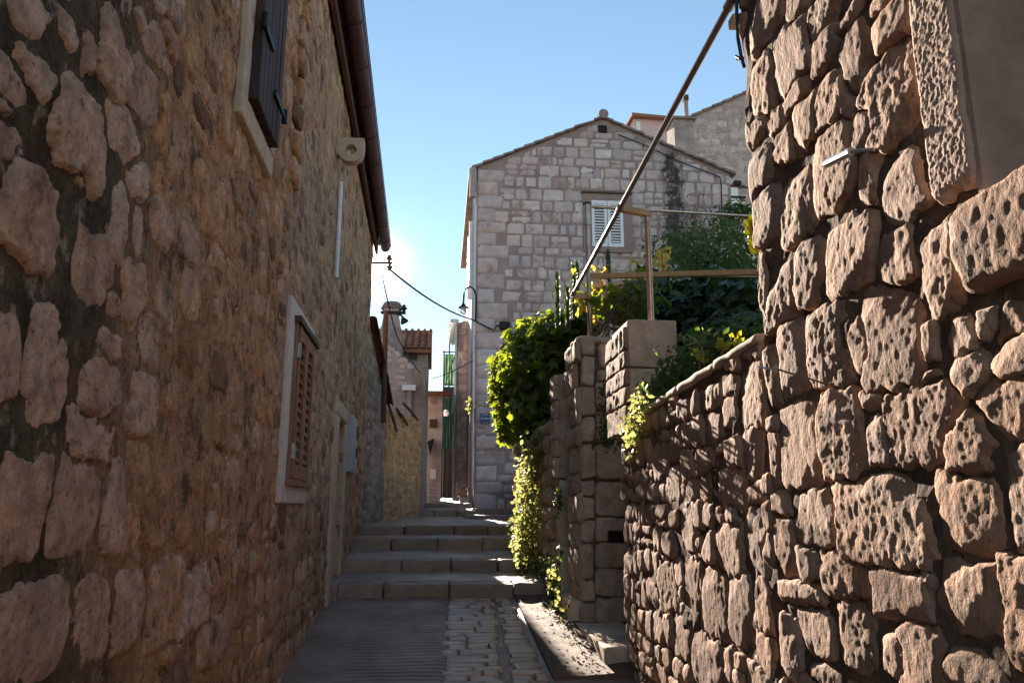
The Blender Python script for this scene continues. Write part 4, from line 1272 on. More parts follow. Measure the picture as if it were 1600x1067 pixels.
for (a, b) in ((GS[0], um - 0.008), (um + 0.008, GS[1])):
    s = MB()
    v0_, v1_ = GW[2] + 0.15, GS[3] - 0.01
    s.fbox(FG, a, a + 0.07, v0_, v1_, 0.012, 0.05); s.fbox(FG, b - 0.07, b, v0_, v1_, 0.012, 0.05)
    s.fbox(FG, a + 0.071, b - 0.071, v0_, v0_ + 0.09, 0.012, 0.048); s.fbox(FG, a + 0.071, b - 0.071, v1_ - 0.09, v1_, 0.012, 0.048)
    s.build('shutter', M['white_paint'], gwn)
    v = v0_ + 0.11
    while v < v1_ - 0.11:
        MB().add([FG.w(a + 0.071, v, 0.046), FG.w(b - 0.071, v, 0.046), FG.w(b - 0.071, v + 0.04, 0.014), FG.w(a + 0.071, v + 0.04, 0.014),
                  FG.w(a + 0.071, v + 0.014, 0.048), FG.w(b - 0.071, v + 0.014, 0.048), FG.w(b - 0.071, v + 0.054, 0.016), FG.w(a + 0.071, v + 0.054, 0.016)],
                 [(0, 3, 2, 1), (4, 5, 6, 7), (0, 1, 5, 4), (1, 2, 6, 5), (2, 3, 7, 6), (3, 0, 4, 7)]).build('slat', M['white_paint'], gwn)
        v += 0.075
# eaves gutter, side shutters and downpipes along the alley side
MB().box((gx0 - 0.20, YG - 0.06, gz0 - 0.80), (gx0 - 0.05, YG + 0.10, gz0 - 0.02)).build('downpipe_head', M['cement'], gh)
MB().box((gx0 - 0.22, YG + 0.05, gz0 - 0.12), (gx0 - 0.01, YG + 8, gz0 - 0.02)).build('gutter', M['cement'], gh)
for (dx, dy, z0, mt, r_) in ((-0.07, 0.25, 0.0, 'pipe_zinc', 0.035), (-0.06, 1.0, 0.0, 'pipe_zinc', 0.03), (-0.05, 0.05, 0.4, 'white_paint', 0.022)):
    MB().tube([(gx0 + dx, YG + dy, z0), (gx0 + dx, YG + dy, 4.0), (gx0 + dx, YG + dy, gz0 - 0.1)], r_, 8).build('downpipe', M[mt], gh)
for (yy, z0, z1) in ((19.2, 5.6, 7.4), (20.4, 5.6, 7.4)):
    MB().box((gx0 - 0.16, yy, z0), (gx0 - 0.02, yy + 0.05, z1)).build('side_shutter', M['white_paint'], gh)
MB().box((gx0 - 0.12, YG + 0.3, 2.0), (gx0 - 0.01, YG + 0.5, 2.3)).build('wall_pot', M['plastic_beige'], gh)
# chimney on the right slope
c0_, c1_ = at(1056, 250, 19.6), at(1083, 188, 19.6)
cb = MB().box((c0_[0], 19.6, 7.8), (c1_[0], 20.3, c1_[2])).build('chimney', M['cement'], gh)
MB().box((c0_[0] - 0.09, 19.5, c1_[2] + 0.001), (c1_[0] + 0.07, 20.4, c1_[2] + 0.06)).build('slab', M['roof_stone'], cb)
pc = at(1071, 150, 19.9)
MB().box((pc[0] - 0.07, 19.85, c1_[2] + 0.062), (pc[0] + 0.05, 19.97, pc[2] - 0.17)).build('flue', M['cement'], cb)
MB().box((pc[0] - 0.09, 19.83, pc[2] - 0.169), (pc[0] + 0.07, 19.99, pc[2])).build('flue_cap', M['rust'], cb)
# cable run down the right slope
gc = root('cable', at(1140, 275, YG - 0.1), 'thin dark cable slanting below the right slope of the gable', 'cable')
MB().tube([at(965, 210, YG - 0.08), at(1010, 228, YG - 0.08), at(1060, 252, YG - 0.08), at(1125, 277, YG - 0.08), at(1127, 290, YG - 0.08), at(1128, 345, YG - 0.08)], 0.016, 6).build('wire', M['cable'], gc)
# plinth
rock_box('plinth', (gx0 - 0.08, YG - 0.35, -0.4), (2.6, YG + 0.02, -0.02), M['step'], gh, res=0.12, r=0.03, amp=0.02, freq=4)

# gooseneck street lamp on the gable corner
lp = root('street_lamp', at(744, 500, YG - 0.08), 'dark gooseneck wall lamp with bell shade and clear glass on the gable corner', 'street lamp')
arm = [at(743, 502, YG - 0.05), at(744, 480, YG - 0.06), at(744, 463, YG - 0.1), at(741, 453, YG - 0.15), at(735, 448, YG - 0.25), at(728, 451, YG - 0.32), at(725, 459, YG - 0.35), at(724, 475, YG - 0.35)]
MB().tube(arm, 0.022, 8).build('arm', M['iron'], lp)
lc = at(724, 478, YG - 0.35)
MB().lathe(lc, [(0.0, 0.06), (0.04, 0.05), (0.06, 0.0), (0.13, -0.03), (0.14, -0.045), (0.0, -0.03)], 14).build('shade', M['iron'], lp)
MB().lathe(lc, [(0.07, -0.046), (0.075, -0.14), (0.045, -0.20), (0.0, -0.21)], 14).build('glass', M['glass'], lp)
MB().lathe(lc, [(0.0, -0.05), (0.03, -0.07), (0.03, -0.12), (0.0, -0.14)], 10).build('bulb', M['sign_white'], lp)

# blue street name plate
sp = root('street_sign', FG.w(*FG.px(757, 661), 0), 'small blue enamel street name plate on the gable wall', 'sign')
SG = fbx(FG, 750, 765, 646, 662)
MB().fbox(FG, SG[0], SG[1], SG[2], SG[3], 0.05, 0.062).build('plate', M['sign_blue'], sp)


def text(body_, size, loc, mat, parent, name='lettering'):
    cu = bpy.data.curves.new(name, 'FONT')
    cu.body = body_; cu.size = size; cu.align_x = 'CENTER'; cu.align_y = 'CENTER'; cu.extrude = 0.001
    tmp = bpy.data.objects.new('tmp', cu); COL.objects.link(tmp)
    bpy.context.view_layer.update()
    me = bpy.data.meshes.new_from_object(tmp.evaluated_get(bpy.context.evaluated_depsgraph_get()))
    bpy.data.objects.remove(tmp)
    me.materials.append(mat)
    o = bpy.data.objects.new(name, me); COL.objects.link(o)
    o.rotation_euler = (math.pi / 2, 0, 0); o.location = loc
    put(o, parent)
    return o


sgc = ((SG[0] + SG[1]) / 2, (SG[2] + SG[3]) / 2)
text('Sumba', 0.068, FG.w(sgc[0], sgc[1] + 0.0, 0.0645), M['sign_white'], sp)
for dx in (-0.045, 0, 0.045):
    MB().fbox(FG, sgc[0] + dx - 0.009, sgc[0] + dx + 0.009, SG[3] - 0.045, SG[3] - 0.025, 0.0625, 0.0635).build('mark', M['sign_white'], sp)
for dv in (0.035, 0.02):
    MB().fbox(FG, sgc[0] - 0.06, sgc[0] + 0.06, SG[2] + dv - 0.002, SG[2] + dv + 0.002, 0.0625, 0.0632).build('small_print', M['grey_blue'], sp)

# ================================================================== HOUSES BEHIND THE GABLE
YB = 29.0
FB = Frame((0, YB, 0), (1, 0))
bh = root('back_house', (13, 31, 0), 'tall pale rubble stone house rising behind the right slope of the gable', 'house')
b0, b1 = at(1083, 183, YB), at(1165, 147, YB)
sl = (b1[2] - b0[2]) / (b1[0] - b0[0])
BT = lambda u: b0[2] + sl * (np.asarray(u, float) - b0[0])
bx0, bx1 = at(1030, 200, YB)[0], at(1260, 200, YB)[0]
wall_sheet(bh, FB, bx0, bx1, 0, 15, M['b_mortar'], res=0.25, amp=0.03, nf=2, top=BT, depth=4)
stone_wall(bh, FB, courses(bx0, at(1180, 200, YB)[0], 9.5, 17.5, (0.18, 0.34), (0.22, 0.6), (0.02, 0.05), wave=0.06, split=0.2, rot=0.07, k=(2.6, 4.5), shrink=0.98), M['b_stone'],
           joint=0.03, edge=0.04, sink=0.02, amp=0.02, nf=(4, 4), res=lambda d: 0.075, rmin=0.07, limit=300, top=lambda u: BT(u) - 0.12, urange=(bx0, at(1190, 200, YB)[0]), warp=(0.05, 2.5))
for k in range(14):
    f0, f1 = k / 14, (k + 1.1) / 14
    xa, xb_ = bx0 + (bx1 - bx0) * f0, bx0 + (bx1 - bx0) * f1
    vv = [(x_, y_, float(BT(x_)) + dz + (0.03 if x_ == xa else -0.02)) for x_ in (xa, xb_) for y_ in (YB - 0.12, YB + 4) for dz in (0, 0.10)]
    obj('roof_slab', vv, [(0, 2, 3, 1), (4, 5, 7, 6), (0, 1, 5, 4), (2, 6, 7, 3), (1, 3, 7, 5), (0, 4, 6, 2)], M['roof_stone'], bh)
wq = fbx(FB, 1139, 1151, 284, 332)
MB().fbox(FB, wq[0], wq[1], wq[2], wq[3], 0, 0.08).build('shutter', M['white_paint'], bh)
for py in (292, 309, 328):
    q_ = FB.px(1140, py)[1]
    MB().fbox(FB, wq[0] - 0.05, wq[1] + 0.3, q_ - 0.05, q_ + 0.03, 0.081, 0.13).build('shutter_bar', M['iron'], bh)
lq = at(1151, 287, 22)
fl = root('floodlight', lq, 'small dark floodlight on a rail between gable corner and back house', 'floodlight')
MB().box((lq[0] - 0.12, 21.9, lq[2] - 0.06), (lq[0] + 0.12, 22.1, lq[2] + 0.06)).build('head', M['iron'], fl)
MB().tube([at(1140, 290, 22), at(1200, 297, 22)], 0.03, 6).build('rail', M['rust'], fl)

ph = root('pink_dormer', (8.2, 27, 14), 'pink rendered dormer with tiled edge peeping over the gable roof', 'dormer')
YP = 26.5
d0, d1 = at(990, 185, YP), at(1060, 189, YP)
MB().box((d0[0], YP, 5), (d1[0] + 0.1, YP + 4, d0[2] - 0.02)).build('wall', M['pink'], ph)
MB().add([(d0[0] - 0.12, YP - 0.25, d0[2]), (d1[0] + 0.1, YP - 0.25, d0[2] - 0.1), (d1[0] + 0.1, YP + 4, d0[2] + 0.3), (d0[0] - 0.12, YP + 4, d0[2] + 0.3),
          (d0[0] - 0.12, YP - 0.25, d0[2] + 0.1), (d1[0] + 0.1, YP - 0.25, d0[2]), (d1[0] + 0.1, YP + 4, d0[2] + 0.4), (d0[0] - 0.12, YP + 4, d0[2] + 0.4)],
         [(0, 3, 2, 1), (4, 5, 6, 7), (0, 1, 5, 4), (1, 2, 6, 5), (2, 3, 7, 6), (3, 0, 4, 7)]).build('roof', M['tile'], ph)
p0, p1 = at(994, 210, YP), at(1000, 191, YP)
MB().box((p0[0], YP - 0.03, p0[2]), (p1[0], YP + 0.05, p1[2])).build('window', M['white_paint'], ph)

# ================================================================== RIGHT HOUSE
FR = Frame((1.35, 0, 0), (0, -1))
rh = root('corner_house', (3.5, 1, -1.5), 'sunlit rough limestone house corner filling the right edge with dressed window jamb', 'house')
CY = 3.06
RWH = (-1.68, -0.35, 0.76, 2.6)
RTOP = 2.72
wall_sheet(rh, FR, -CY, 0.9, -2.5, RTOP, M['r_mortar'], res=0.04, amp=0.02, nf=9, holes=[RWH], depth=0.45, h0=-0.006)
MB().box((1.82, -0.9, -2.5), (6.5, CY, RTOP - 0.01)).build('core', M['r_mortar'], rh)
MB().box((1.38, CY - 0.005, -2.5), (1.83, CY + 0.02, RTOP - 0.02)).build('return', M['r_mortar'], rh)
MB().add([(1.22, -1.0, RTOP + 0.01), (1.22, CY + 0.15, RTOP + 0.01), (3.9, CY + 0.15, RTOP + 0.9), (3.9, -1.0, RTOP + 0.9), (6.6, CY + 0.15, RTOP), (6.6, -1.0, RTOP),
          (1.22, -1.0, RTOP + 0.09), (1.22, CY + 0.15, RTOP + 0.09), (3.9, CY + 0.15, RTOP + 0.98), (3.9, -1.0, RTOP + 0.98), (6.6, CY + 0.15, RTOP + 0.08), (6.6, -1.0, RTOP + 0.08)],
         [(0, 1, 2, 3), (3, 2, 4, 5), (9, 8, 7, 6), (11, 10, 8, 9), (0, 6, 7, 1), (4, 10, 11, 5), (1, 7, 8, 2), (2, 8, 10, 4), (3, 9, 6, 0), (5, 11, 9, 3)]).build('roof', M['tile'], rh)
RT_ = [(1199, 1244, 415, 512), (1240, 1294, 372, 478), (1292, 1373, 332, 455), (1219, 1262, 500, 632), (1263, 1334, 475, 605), (1347, 1441, 440, 603), (1446, 1522, 350, 488),
       (1476, 1540, 488, 572), (1449, 1470, 503, 562), (1553, 1625, 462, 546), (1200, 1221, 548, 640), (1221, 1288, 625, 758), (1284, 1347, 610, 750),
       (1340, 1378, 603, 640), (1353, 1387, 646, 732), (1390, 1512, 603, 733), (1530, 1640, 578, 697), (1193, 1220, 680, 760), (1190, 1218, 652, 680), (1305, 1452, 740, 886),
       (1472, 1572, 735, 866), (1530, 1575, 695, 738), (1578, 1640, 705, 860), (1190, 1242, 765, 806), (1243, 1317, 765, 854), (1200, 1242, 811, 896), (1245, 1282, 855, 905), (1283, 1358, 860, 934),
       (1195, 1280, 902, 940), (1206, 1250, 955, 1056), (1250, 1301, 950, 1033), (1304, 1366, 934, 1045), (1367, 1456, 884, 980), (1467, 1566, 884, 995), (1568, 1640, 880, 1048),
       (1372, 1438, 997, 1058), (1450, 1568, 1003, 1080), (1262, 1334, 1035, 1085), (1170, 1208, 80, 190), (1211, 1266, 40, 145), (1226, 1266, 122, 172), (1307, 1368, 40, 150),
       (1363, 1436, -10, 75), (1345, 1440, 75, 226), (1236, 1292, 145, 232), (1268, 1335, 190, 322), (1380, 1456, 228, 345), (1218, 1274, 262, 372), (1180, 1216, 275, 380),
       (1262, 1327, -20, 50), (1231, 1262, -20, 36), (1200, 1226, 165, 206), (1206, 1240, 206, 262), (1165, 1225, -20, 75), (1335, 1382, 150, 232), (1184, 1200, 385, 500), (1340, 1380, 232, 330), (1440, 1470, 575, 602)]
rtr = traced(FR, RT_, (0.006, 0.020), k=(4.5, 10), grow=1.10)
rf = courses(-CY, 0.9, -2.0, 2.75, (0.14, 0.26), (0.15, 0.32), (0.006, 0.02), wave=0.03, split=0.15, rot=0.05, k=(3.5, 6), shrink=1.0)
stone_wall(rh, FR, merge(rtr, rf, 0.9), M['r_stone'], joint=0.007, edge=0.013, sink=0.025, amp=0.0042, nf=(36, 24), rid=0.25, warp=(0.022, 7.0), bulge=0.0, fine=0.002, erough=0.010, chip=0.012, aniso=True, prof=0.4,
           res=lambda d: 0.0024 * d, rmin=0.0042, maxn=100, holes=[(-1.86, 0.2, 0.78, 2.8), (-1.80, 0.2, 0.49, 0.8)], urange=(-CY + 0.002, 0.8), limit=300, tilt=0.03, top=lambda u: 0 * u + RTOP)
# window: tooled jamb, smooth reveal, sill stone, brown frame
rw = bpy.data.objects.new('window', None); COL.objects.link(rw); rw.location = (1.35, 1.1, 0.76); put(rw, rh)
for (v0, v1) in ((0.80, 1.46), (1.465, 2.6)):
    stone_wall(rw, FR, [Stone(-1.765, (v0 + v1) / 2, 0.085, (v1 - v0) / 2, 0.032, 0.0, 14)], M['r_dressed'], joint=0.002, edge=0.012, sink=0.06, amp=0.0030, nf=(125, 95), rid=0.0, vary=False,
               warp=(0.003, 20), bulge=0.0, res=lambda d: 0.0042, rmin=0.004, limit=9, name='jamb', tilt=0.0, maxn=170)
MB().fbox(FR, -1.685, -1.665, 0.76, 2.6, -0.40, 0.018).build('reveal', M['r_dressed'], rw)
MB().fbox(FR, -1.664, -1.60, 0.78, 2.6, -0.38, -0.30).build('frame', M['wood_warm'], rw)
MB().fbox(FR, -1.60, -0.35, 0.78, 2.6, -0.37, -0.36).build('pane', M['dark'], rw)
stone_wall(rw, FR, [Stone(-1.30, 0.635, 0.475, 0.115, 0.075, 0.0, 9)], M['r_stone'], joint=0.004, edge=0.02, sink=0.06, amp=0.0035, nf=(50, 42), rid=0.2, warp=(0.008, 9), bulge=0.0, fine=0.002, chip=0.006,
           res=lambda d: 0.008, rmin=0.006, limit=9, name='sill', tilt=0.02, maxn=130)
MB().fbox(FR, -1.68, -0.35, 0.70, 0.757, -0.42, 0.0).build('sill_bed', M['r_mortar'], rw)

# iron fittings on the house wall
def wall_pt(px, py, h):
    u, v = FR.px(px, py)
    return FR.w(u, v, h)
hk = root('wall_bracket', wall_pt(1345, 245, 0.02), 'short pale metal bracket rod sticking out of the corner house wall', 'bracket')
MB().tube([wall_pt(1316, 257, 0.055), wall_pt(1335, 248, 0.055), wall_pt(1356, 238, 0.055)], 0.015, 10).build('rod', M['pipe_zinc'], hk)
MB().tube([wall_pt(1356, 238, 0.055), wall_pt(1376, 234, 0.02)], 0.006, 8).build('pin', M['pipe_zinc'], hk)
h2 = root('shutter_hook', wall_pt(1212, 576, 0.02), 'tiny metal shutter hook low on the sunlit wall corner', 'hook')
MB().tube([wall_pt(1222, 576, -0.02), wall_pt(1214, 576, 0.045), wall_pt(1204, 573, 0.05)], 0.004, 6).build('hook', M['pipe_zinc'], h2)
cr = root('corner_cable', (1.32, 3.08, 2.2), 'dark cable with beige junction box at the top of the house corner', 'cable')
MB().tube([at(1152, -20, 3.02), at(1151, 20, 3.03), at(1153, 60, 3.03), at(1158, 88, 3.0), at(1163, 105, 2.98)], 0.008, 6).build('wire', M['cable'], cr)
MB().tube([at(1156, 92, 3.0), at(1150, 88, 3.05), at(1153, 94, 3.05), at(1162, 91, 3.0)], 0.006, 6).build('loop', M['rust'], cr)
jb = at(1147, 33, 3.12)
MB().box((jb[0] - 0.012, 3.10, jb[2] - 0.022), (jb[0] + 0.05, 3.16, jb[2] + 0.024)).build('junction_box', M['plastic_beige'], cr)

# ================================================================== RIGHT GARDEN WALL
rg = root('garden_wall', (1.6, 4.4, -1.25), 'sunlit rough rubble garden wall with mortar coping on the right', 'wall')
GE = 5.62
GTP = lambda u: 0.70 - 0.045 * (-np.asarray(u, float) - 3.1)
wall_sheet(rg, FR, -GE + 0.05, -CY - 0.003, -2.5, 1, M['r_mortar'], res=0.04, amp=0.02, nf=9, top=GTP, depth=0.3, h0=-0.004)
gt_boxes = [(1154, 1204, 560, 668), (1160, 1192, 668, 760), (1130, 1156, 610, 660), (1095, 1128, 640, 700), (1023, 1045, 690, 750), (1062, 1085, 690, 760), (1085, 1110, 685, 745),
            (1128, 1165, 735, 805), (1041, 1068, 730, 800), (1096, 1115, 740, 790), (1060, 1088, 790, 862), (1118, 1160, 812, 900), (1160, 1200, 800, 896), (1098, 1140, 890, 1000), (1068, 1100, 865, 976),
            (1135, 1180, 898, 1005), (1030, 1060, 875, 955), (1050, 1085, 965, 1030), (1080, 1135, 985, 1090), (1180, 1206, 900, 1010)]
gtr = traced(FR, gt_boxes, (0.006, 0.014), k=(3.6, 7), grow=1.12)
gf = courses(-GE, -CY, -1.6, 0.75, (0.11, 0.20), (0.13, 0.28), (0.006, 0.02), wave=0.05, split=0.22, rot=0.08, k=(3.2, 6.0), shrink=1.08)
stone_wall(rg, FR, merge(gtr, gf, 0.8), M['r_stone'], joint=0.004, edge=0.012, sink=0.022, amp=0.0042, nf=(32, 22), rid=0.25, warp=(0.024, 8.0), bulge=0.02, fine=0.002, erough=0.008, chip=0.010, aniso=True, prof=0.4,
           res=lambda d: 0.0026 * d, rmin=0.009, top=lambda u: GTP(u) - 0.01, urange=(-GE - 0.04, -CY - 0.005), limit=300, tilt=0.04)
e_ = [3.07, 3.6, 4.2, 4.65, 5.14]
for k in range(4):
    za_, zb_ = float(GTP(-e_[k])), float(GTP(-e_[k + 1]))
    o = rock_box('coping', (1.325, e_[k] + 0.002, -0.016), (1.68, e_[k + 1] - 0.002, 0.026), M['plaster_block'], rg, res=0.03, r=0.016, amp=0.008, freq=9, seed=k * 3.0)
    o.location.z += (za_ + zb_) / 2; o.rotation_euler = (-0.045, 0, 0)
# end pier with smooth plastered face
pY = 5.15
pa, pb = at(981, 499, pY), at(1060, 575, pY)
pbm = at(981, 640, pY)[2] - 0.15
pv = bpy.data.objects.new('pier', None); COL.objects.link(pv); pv.location = (1.5, 5.4, 0.5); put(pv, rg)
rock_box('block', (pa[0], pY, pb[2] + 0.003), (pb[0], pY + 0.5, pa[2]), M['plaster_block'], pv, res=0.045, r=0.012, amp=0.006, freq=5)
rock_box('block', (pa[0] + 0.004, pY + 0.006, pbm), (pb[0] - 0.004, pY + 0.5, pb[2] - 0.003), M['plaster_block'], pv, res=0.045, r=0.012, amp=0.006, freq=5, seed=4)
v = pbm
k = 0
while v < pa[2] - 0.05:
    h = random.uniform(0.12, 0.19)
    rock_box('stone', (-5.78, v + 0.004, 1.35 - pa[0] - 0.12), (-pY - 0.012, min(v + h, pa[2] + 0.01) - 0.004, 1.35 - pa[0] + 0.03), M['r_stone'], pv, res=0.025, r=0.014, amp=0.010, freq=16, fr=FR, seed=k * 2.7)
    v += h; k += 1
# rough cap stone lying on the pier
rock_box('cap_stone', (pa[0] + 0.19, pY + 0.14, pa[2] - 0.005), (pb[0] - 0.03, pY + 0.45, pa[2] + 0.035), M['plaster_block'], pv, res=0.03, r=0.03, amp=0.012, freq=8)

# ================================================================== GATE PIERS
g2 = root('gate_pier', (1.4, 6.9, -1.05), 'tall pier of squared blocks with a dark drain hole beyond the garden wall', 'pier')
FP = Frame((0, 7.0, 0), (1, 0))
P2X0, P2X1 = at(906, 800, 7.0)[0], 1.85
z2 = at(930, 533, 7.0)[2]
MB().box((P2X0 + 0.03, 7.02, -1.4), (P2X1, 7.6, z2 - 0.02)).build('core', M['r_mortar'], g2)
pbx = [(930, 985, 694, 749), (930, 985, 752, 807), (930, 985, 848, 887), (930, 985, 888, 932), (930, 985, 933, 986), (930, 985, 987, 1032), (936, 985, 536, 576), (932, 985, 596, 641), (930, 985, 642, 692), (934, 985, 577, 594),
       (906, 930, 530, 556), (908, 929, 556, 603), (906, 930, 604, 650), (908, 929, 651, 690), (906, 930, 692, 748), (908, 929, 750, 775), (906, 929, 776, 812), (908, 930, 812, 848), (906, 928, 850, 905), (908, 930, 906, 940), (907, 930, 942, 986), (906, 930, 988, 1030)]
DH = fbx(FP, 951, 976, 830, 847)
pst = traced(FP, pbx, (0.015, 0.035), k=(5, 9))
pst.append(traced(FP, [(930, 985, 808, 847)], (0.02, 0.03), k=(7, 9))[0])
stone_wall(g2, FP, pst, M['pier_stone'], joint=0.006, edge=0.006, sink=0.03, amp=0.007, nf=(16, 16), warp=(0.008, 9), bulge=0.0, erough=0.004, fine=0.003, chip=0.006, res=lambda d: 0.009, rmin=0.009, holes=[DH], limit=99)
MB().fbox(FP, DH[0] - 0.01, DH[1] + 0.01, DH[2] - 0.01, DH[3] + 0.01, -0.018, -0.012).build('drain_hole', M['dark'], g2)
FP2 = Frame((P2X0, 0, 0), (0, -1))
stone_wall(g2, FP2, courses(-7.65, -6.98, -1.4, z2, (0.2, 0.34), (0.25, 0.5), (0.01, 0.025), wave=0.01, split=0.05, rot=0.02, k=(5, 8)), M['pier_stone'], joint=0.008, edge=0.012, sink=0.03, amp=0.008, fine=0.003, erough=0.003,
           warp=(0.008, 9), res=lambda d: 0.02, rmin=0.02, urange=(-7.6, -6.985), limit=40, top=lambda u: 0 * u + z2)
rock_box('cap_stone', (P2X0 - 0.01, 6.98, z2 - 0.02), (P2X0 + 0.32, 7.55, z2 + 0.04), M['pier_stone'], g2, res=0.04, r=0.03, amp=0.02, freq=8)

g1 = root('gate_post', (1.3, 7.6, -1.0), 'slender gate post of two tall stone slabs beside the ivy', 'gate post')
q0, q1, q2, q3 = at(877, 955, 7.9), at(905, 749, 7.9), at(871, 748, 7.9), at(905, 585, 7.9)
rock_box('slab', (q0[0], 7.9, -1.15), (q1[0] + 0.03, 8.2, q1[2]), M['plaster_block'], g1, res=0.05, r=0.015, amp=0.01, freq=6)
rock_box('slab', (q2[0] + 0.03, 7.88, q2[2] + 0.004), (q3[0] + 0.03, 8.22, q3[2]), M['pier_stone'], g1, res=0.05, r=0.02, amp=0.016, freq=6, seed=3)
v = q2[2]
while v < q3[2] - 0.1:
    h = random.uniform(0.13, 0.25)
    rock_box('stone', (q2[0] - 0.025, 7.91, v + 0.005), (q2[0] + 0.045, 8.18, min(v + h, q3[2]) - 0.004), M['pier_stone'], g1, res=0.04, r=0.010, amp=0.010, freq=12, seed=v)
    v += h
for (nm, lo, hi, lb) in (('threshold_stone', (1.17, 7.05, lane_z(7.05) - 0.1), (1.5, 7.86, lane_z(7.4) + 0.17), 'long pale kerb block at the foot of the squared-block pier'),
                         ('threshold_stone', (1.20, 5.72, lane_z(5.7) - 0.1), (1.62, 6.95, lane_z(6.3) + 0.10), 'low pale kerb block at the end of the garden wall')):
    tag(rock_box(nm, lo, hi, M['plaster_block'], None, res=0.05, r=0.02, amp=0.012, freq=6), lb, 'kerb stone')

# rubble retaining wall under the ivy
FI = Frame((1.26, 0, 0), (0, -1))
rr = root('retaining_wall', (1.5, 10, -0.9), 'rounded rubble retaining wall half hidden by ivy beside the steps', 'wall')
wall_sheet(rr, FI, -12.6, -8.15, -1.6, 0.95, M['r_mortar'], res=0.07, amp=0.03, nf=5, depth=0.4, h0=-0.03)
stone_wall(rr, FI, courses(-12.6, -8.15, -1.1, 0.95, (0.13, 0.24), (0.15, 0.3), (0.03, 0.08), wave=0.05, split=0.15, rot=0.12, k=(2.1, 3.0), shrink=1.0), M['pier_stone'], joint=0.012, edge=0.05, sink=0.04,
           amp=0.015, nf=(9, 9), warp=(0.03, 6), bulge=0.5, res=lambda d: 0.03, rmin=0.025, limit=300, urange=(-12.6, -8.17), top=lambda u: 0 * u + 0.97)
tag(sheet('terrace', 1.62, 9.0, 3.1, 5.6, lambda X, Y: 0.45 + 0.04 * fbm(X, Y), M['soil'], (0.3, 0.3), 2.0), kind='structure')
tag(sheet('terrace', 1.9, 9.0, 5.6, 17.9, lambda X, Y: 0.45 + 0.03 * np.clip(Y - 7, 0, 20) + 0.04 * fbm(X, Y), M['soil'], (0.3, 0.3), 2.0), kind='structure')
tag(sheet('terrace', 1.45, 1.62, 8.25, 12.6, lambda X, Y: 0.8 + 0.03 * fbm(X * 3, Y * 3), M['soil'], (0.09, 0.2), 1.8), kind='structure')


# ================================================================== RAILING AND PERGOLA
rl = root('handrail', at(895, 462, 7.1), 'long brown pipe handrail slanting from the gate pier up to the house corner', 'handrail')
hA, hB = at(896, 459, 7.1), at(1149, -8, 3.03)
MB().tube([hA, hA + (hB - hA) * 0.5, hB], 0.0185, 12).build('rail', M['railpaint'], rl)
cpos = hA + (hB - hA) * 0.455
for f in (0.0, 0.455, 0.985):
    p = hA + (hB - hA) * f
    dv = (hB - hA) / np.linalg.norm(hB - hA)
    MB().tube([p - dv * 0.03, p + dv * 0.03], 0.026, 10).build('collar', M['railpaint'], rl)
pt = at(1010, 338, 5.32)
q = np.array([cpos[0], cpos[1], pt[2] + 0.0])
for (a, b) in ((cpos, np.array([pt[0] + 0.03, pt[1], cpos[2] - 0.01])), (hA + np.array([-0.01, 0, -0.01]), at(922, 463, 7.1))):
    d = (b - a)
    V = []
    nrm = np.cross(d / np.linalg.norm(d), [0, 0, 1]); nrm /= np.linalg.norm(nrm)
    for e in (a, b):
        for s_, t_ in ((-1, -1), (1, -1), (1, 1), (-1, 1)):
            V.append(e + nrm * 0.022 * s_ + np.array([0, 0, 0.022 * t_]))
    obj('bracket', V, [(0, 1, 2, 3), (7, 6, 5, 4), (0, 4, 5, 1), (1, 5, 6, 2), (2, 6, 7, 3), (3, 7, 4, 0)], M['beam'], rl)
b_ = at(1012, 499, 5.32)
MB().tube([(pt[0] + 0.005, pt[1], b_[2] - 0.02), (pt[0] + 0.005, pt[1], cpos[2] - 0.03)], 0.023, 14).build('post', M['postmetal'], rl)

pg = root('pergola', at(922, 532, 7.2), 'bronze pipe and ochre beam pergola frame above the garden vines', 'pergola')
a, b = at(922, 532, 7.2), at(922, 320, 7.2)
MB().tube([(a[0], 7.2, a[2] - 0.1), (a[0], 7.2, b[2] - 0.22)], 0.024, 12).build('post', M['postmetal'], pg)
MB().tube([(a[0], 7.2, b[2] - 0.22), (a[0], 7.2, b[2])], 0.034, 12).build('post_head', M['postmetal'], pg)
MB().tube([(a[0], 7.2, b[2]), (a[0], 7.2, b[2] + 0.015)], 0.044, 12).build('post_cap', M['rust'], pg)
c = at(948, 530, 7.3); d = at(948, 438, 7.3)
MB().tube([(c[0], 7.3, c[2] - 0.1), (c[0], 7.3, d[2])], 0.026, 12).build('post', M['postmetal'], pg)
MB().tube([at(924, 323, 7.2), at(1190, 339, 6.8)], 0.016, 10).build('rail', M['postmetal'], pg)
for (p0, p1, Y0, Y1, w, h) in (((918, 432), (1195, 425), 7.25, 6.0, 0.025, 0.024), ((925, 446), (975, 447), 7.5, 7.5, 0.025, 0.03)):
    A_, B_ = at(*p0, Y0), at(*p1, Y1)
    d = B_ - A_; nrm = np.cross(d / np.linalg.norm(d), [0, 0, 1]); nrm /= np.linalg.norm(nrm)
    V = []
    for e in (A_, B_):
        for s_, t_ in ((-1, -1), (1, -1), (1, 1), (-1, 1)):
            V.append(e + nrm * w * s_ + np.array([0, 0, h * t_]))
    obj('beam', V, [(0, 1, 2, 3), (7, 6, 5, 4), (0, 4, 5, 1), (1, 5, 6, 2), (2, 6, 7, 3), (3, 7, 4, 0)], M['beam'], pg)
MB().tube([at(1018, 428, 7.2), at(1195, 433, 6.9)], 0.020, 10).build('rail', M['postmetal'], pg)

# ================================================================== WIRES AND INSULATORS
def catenary(a, b, sag, n=14):
    return [a + (b - a) * t - np.array([0, 0, sag * 4 * t * (1 - t)]) for t in np.linspace(0, 1, n)]


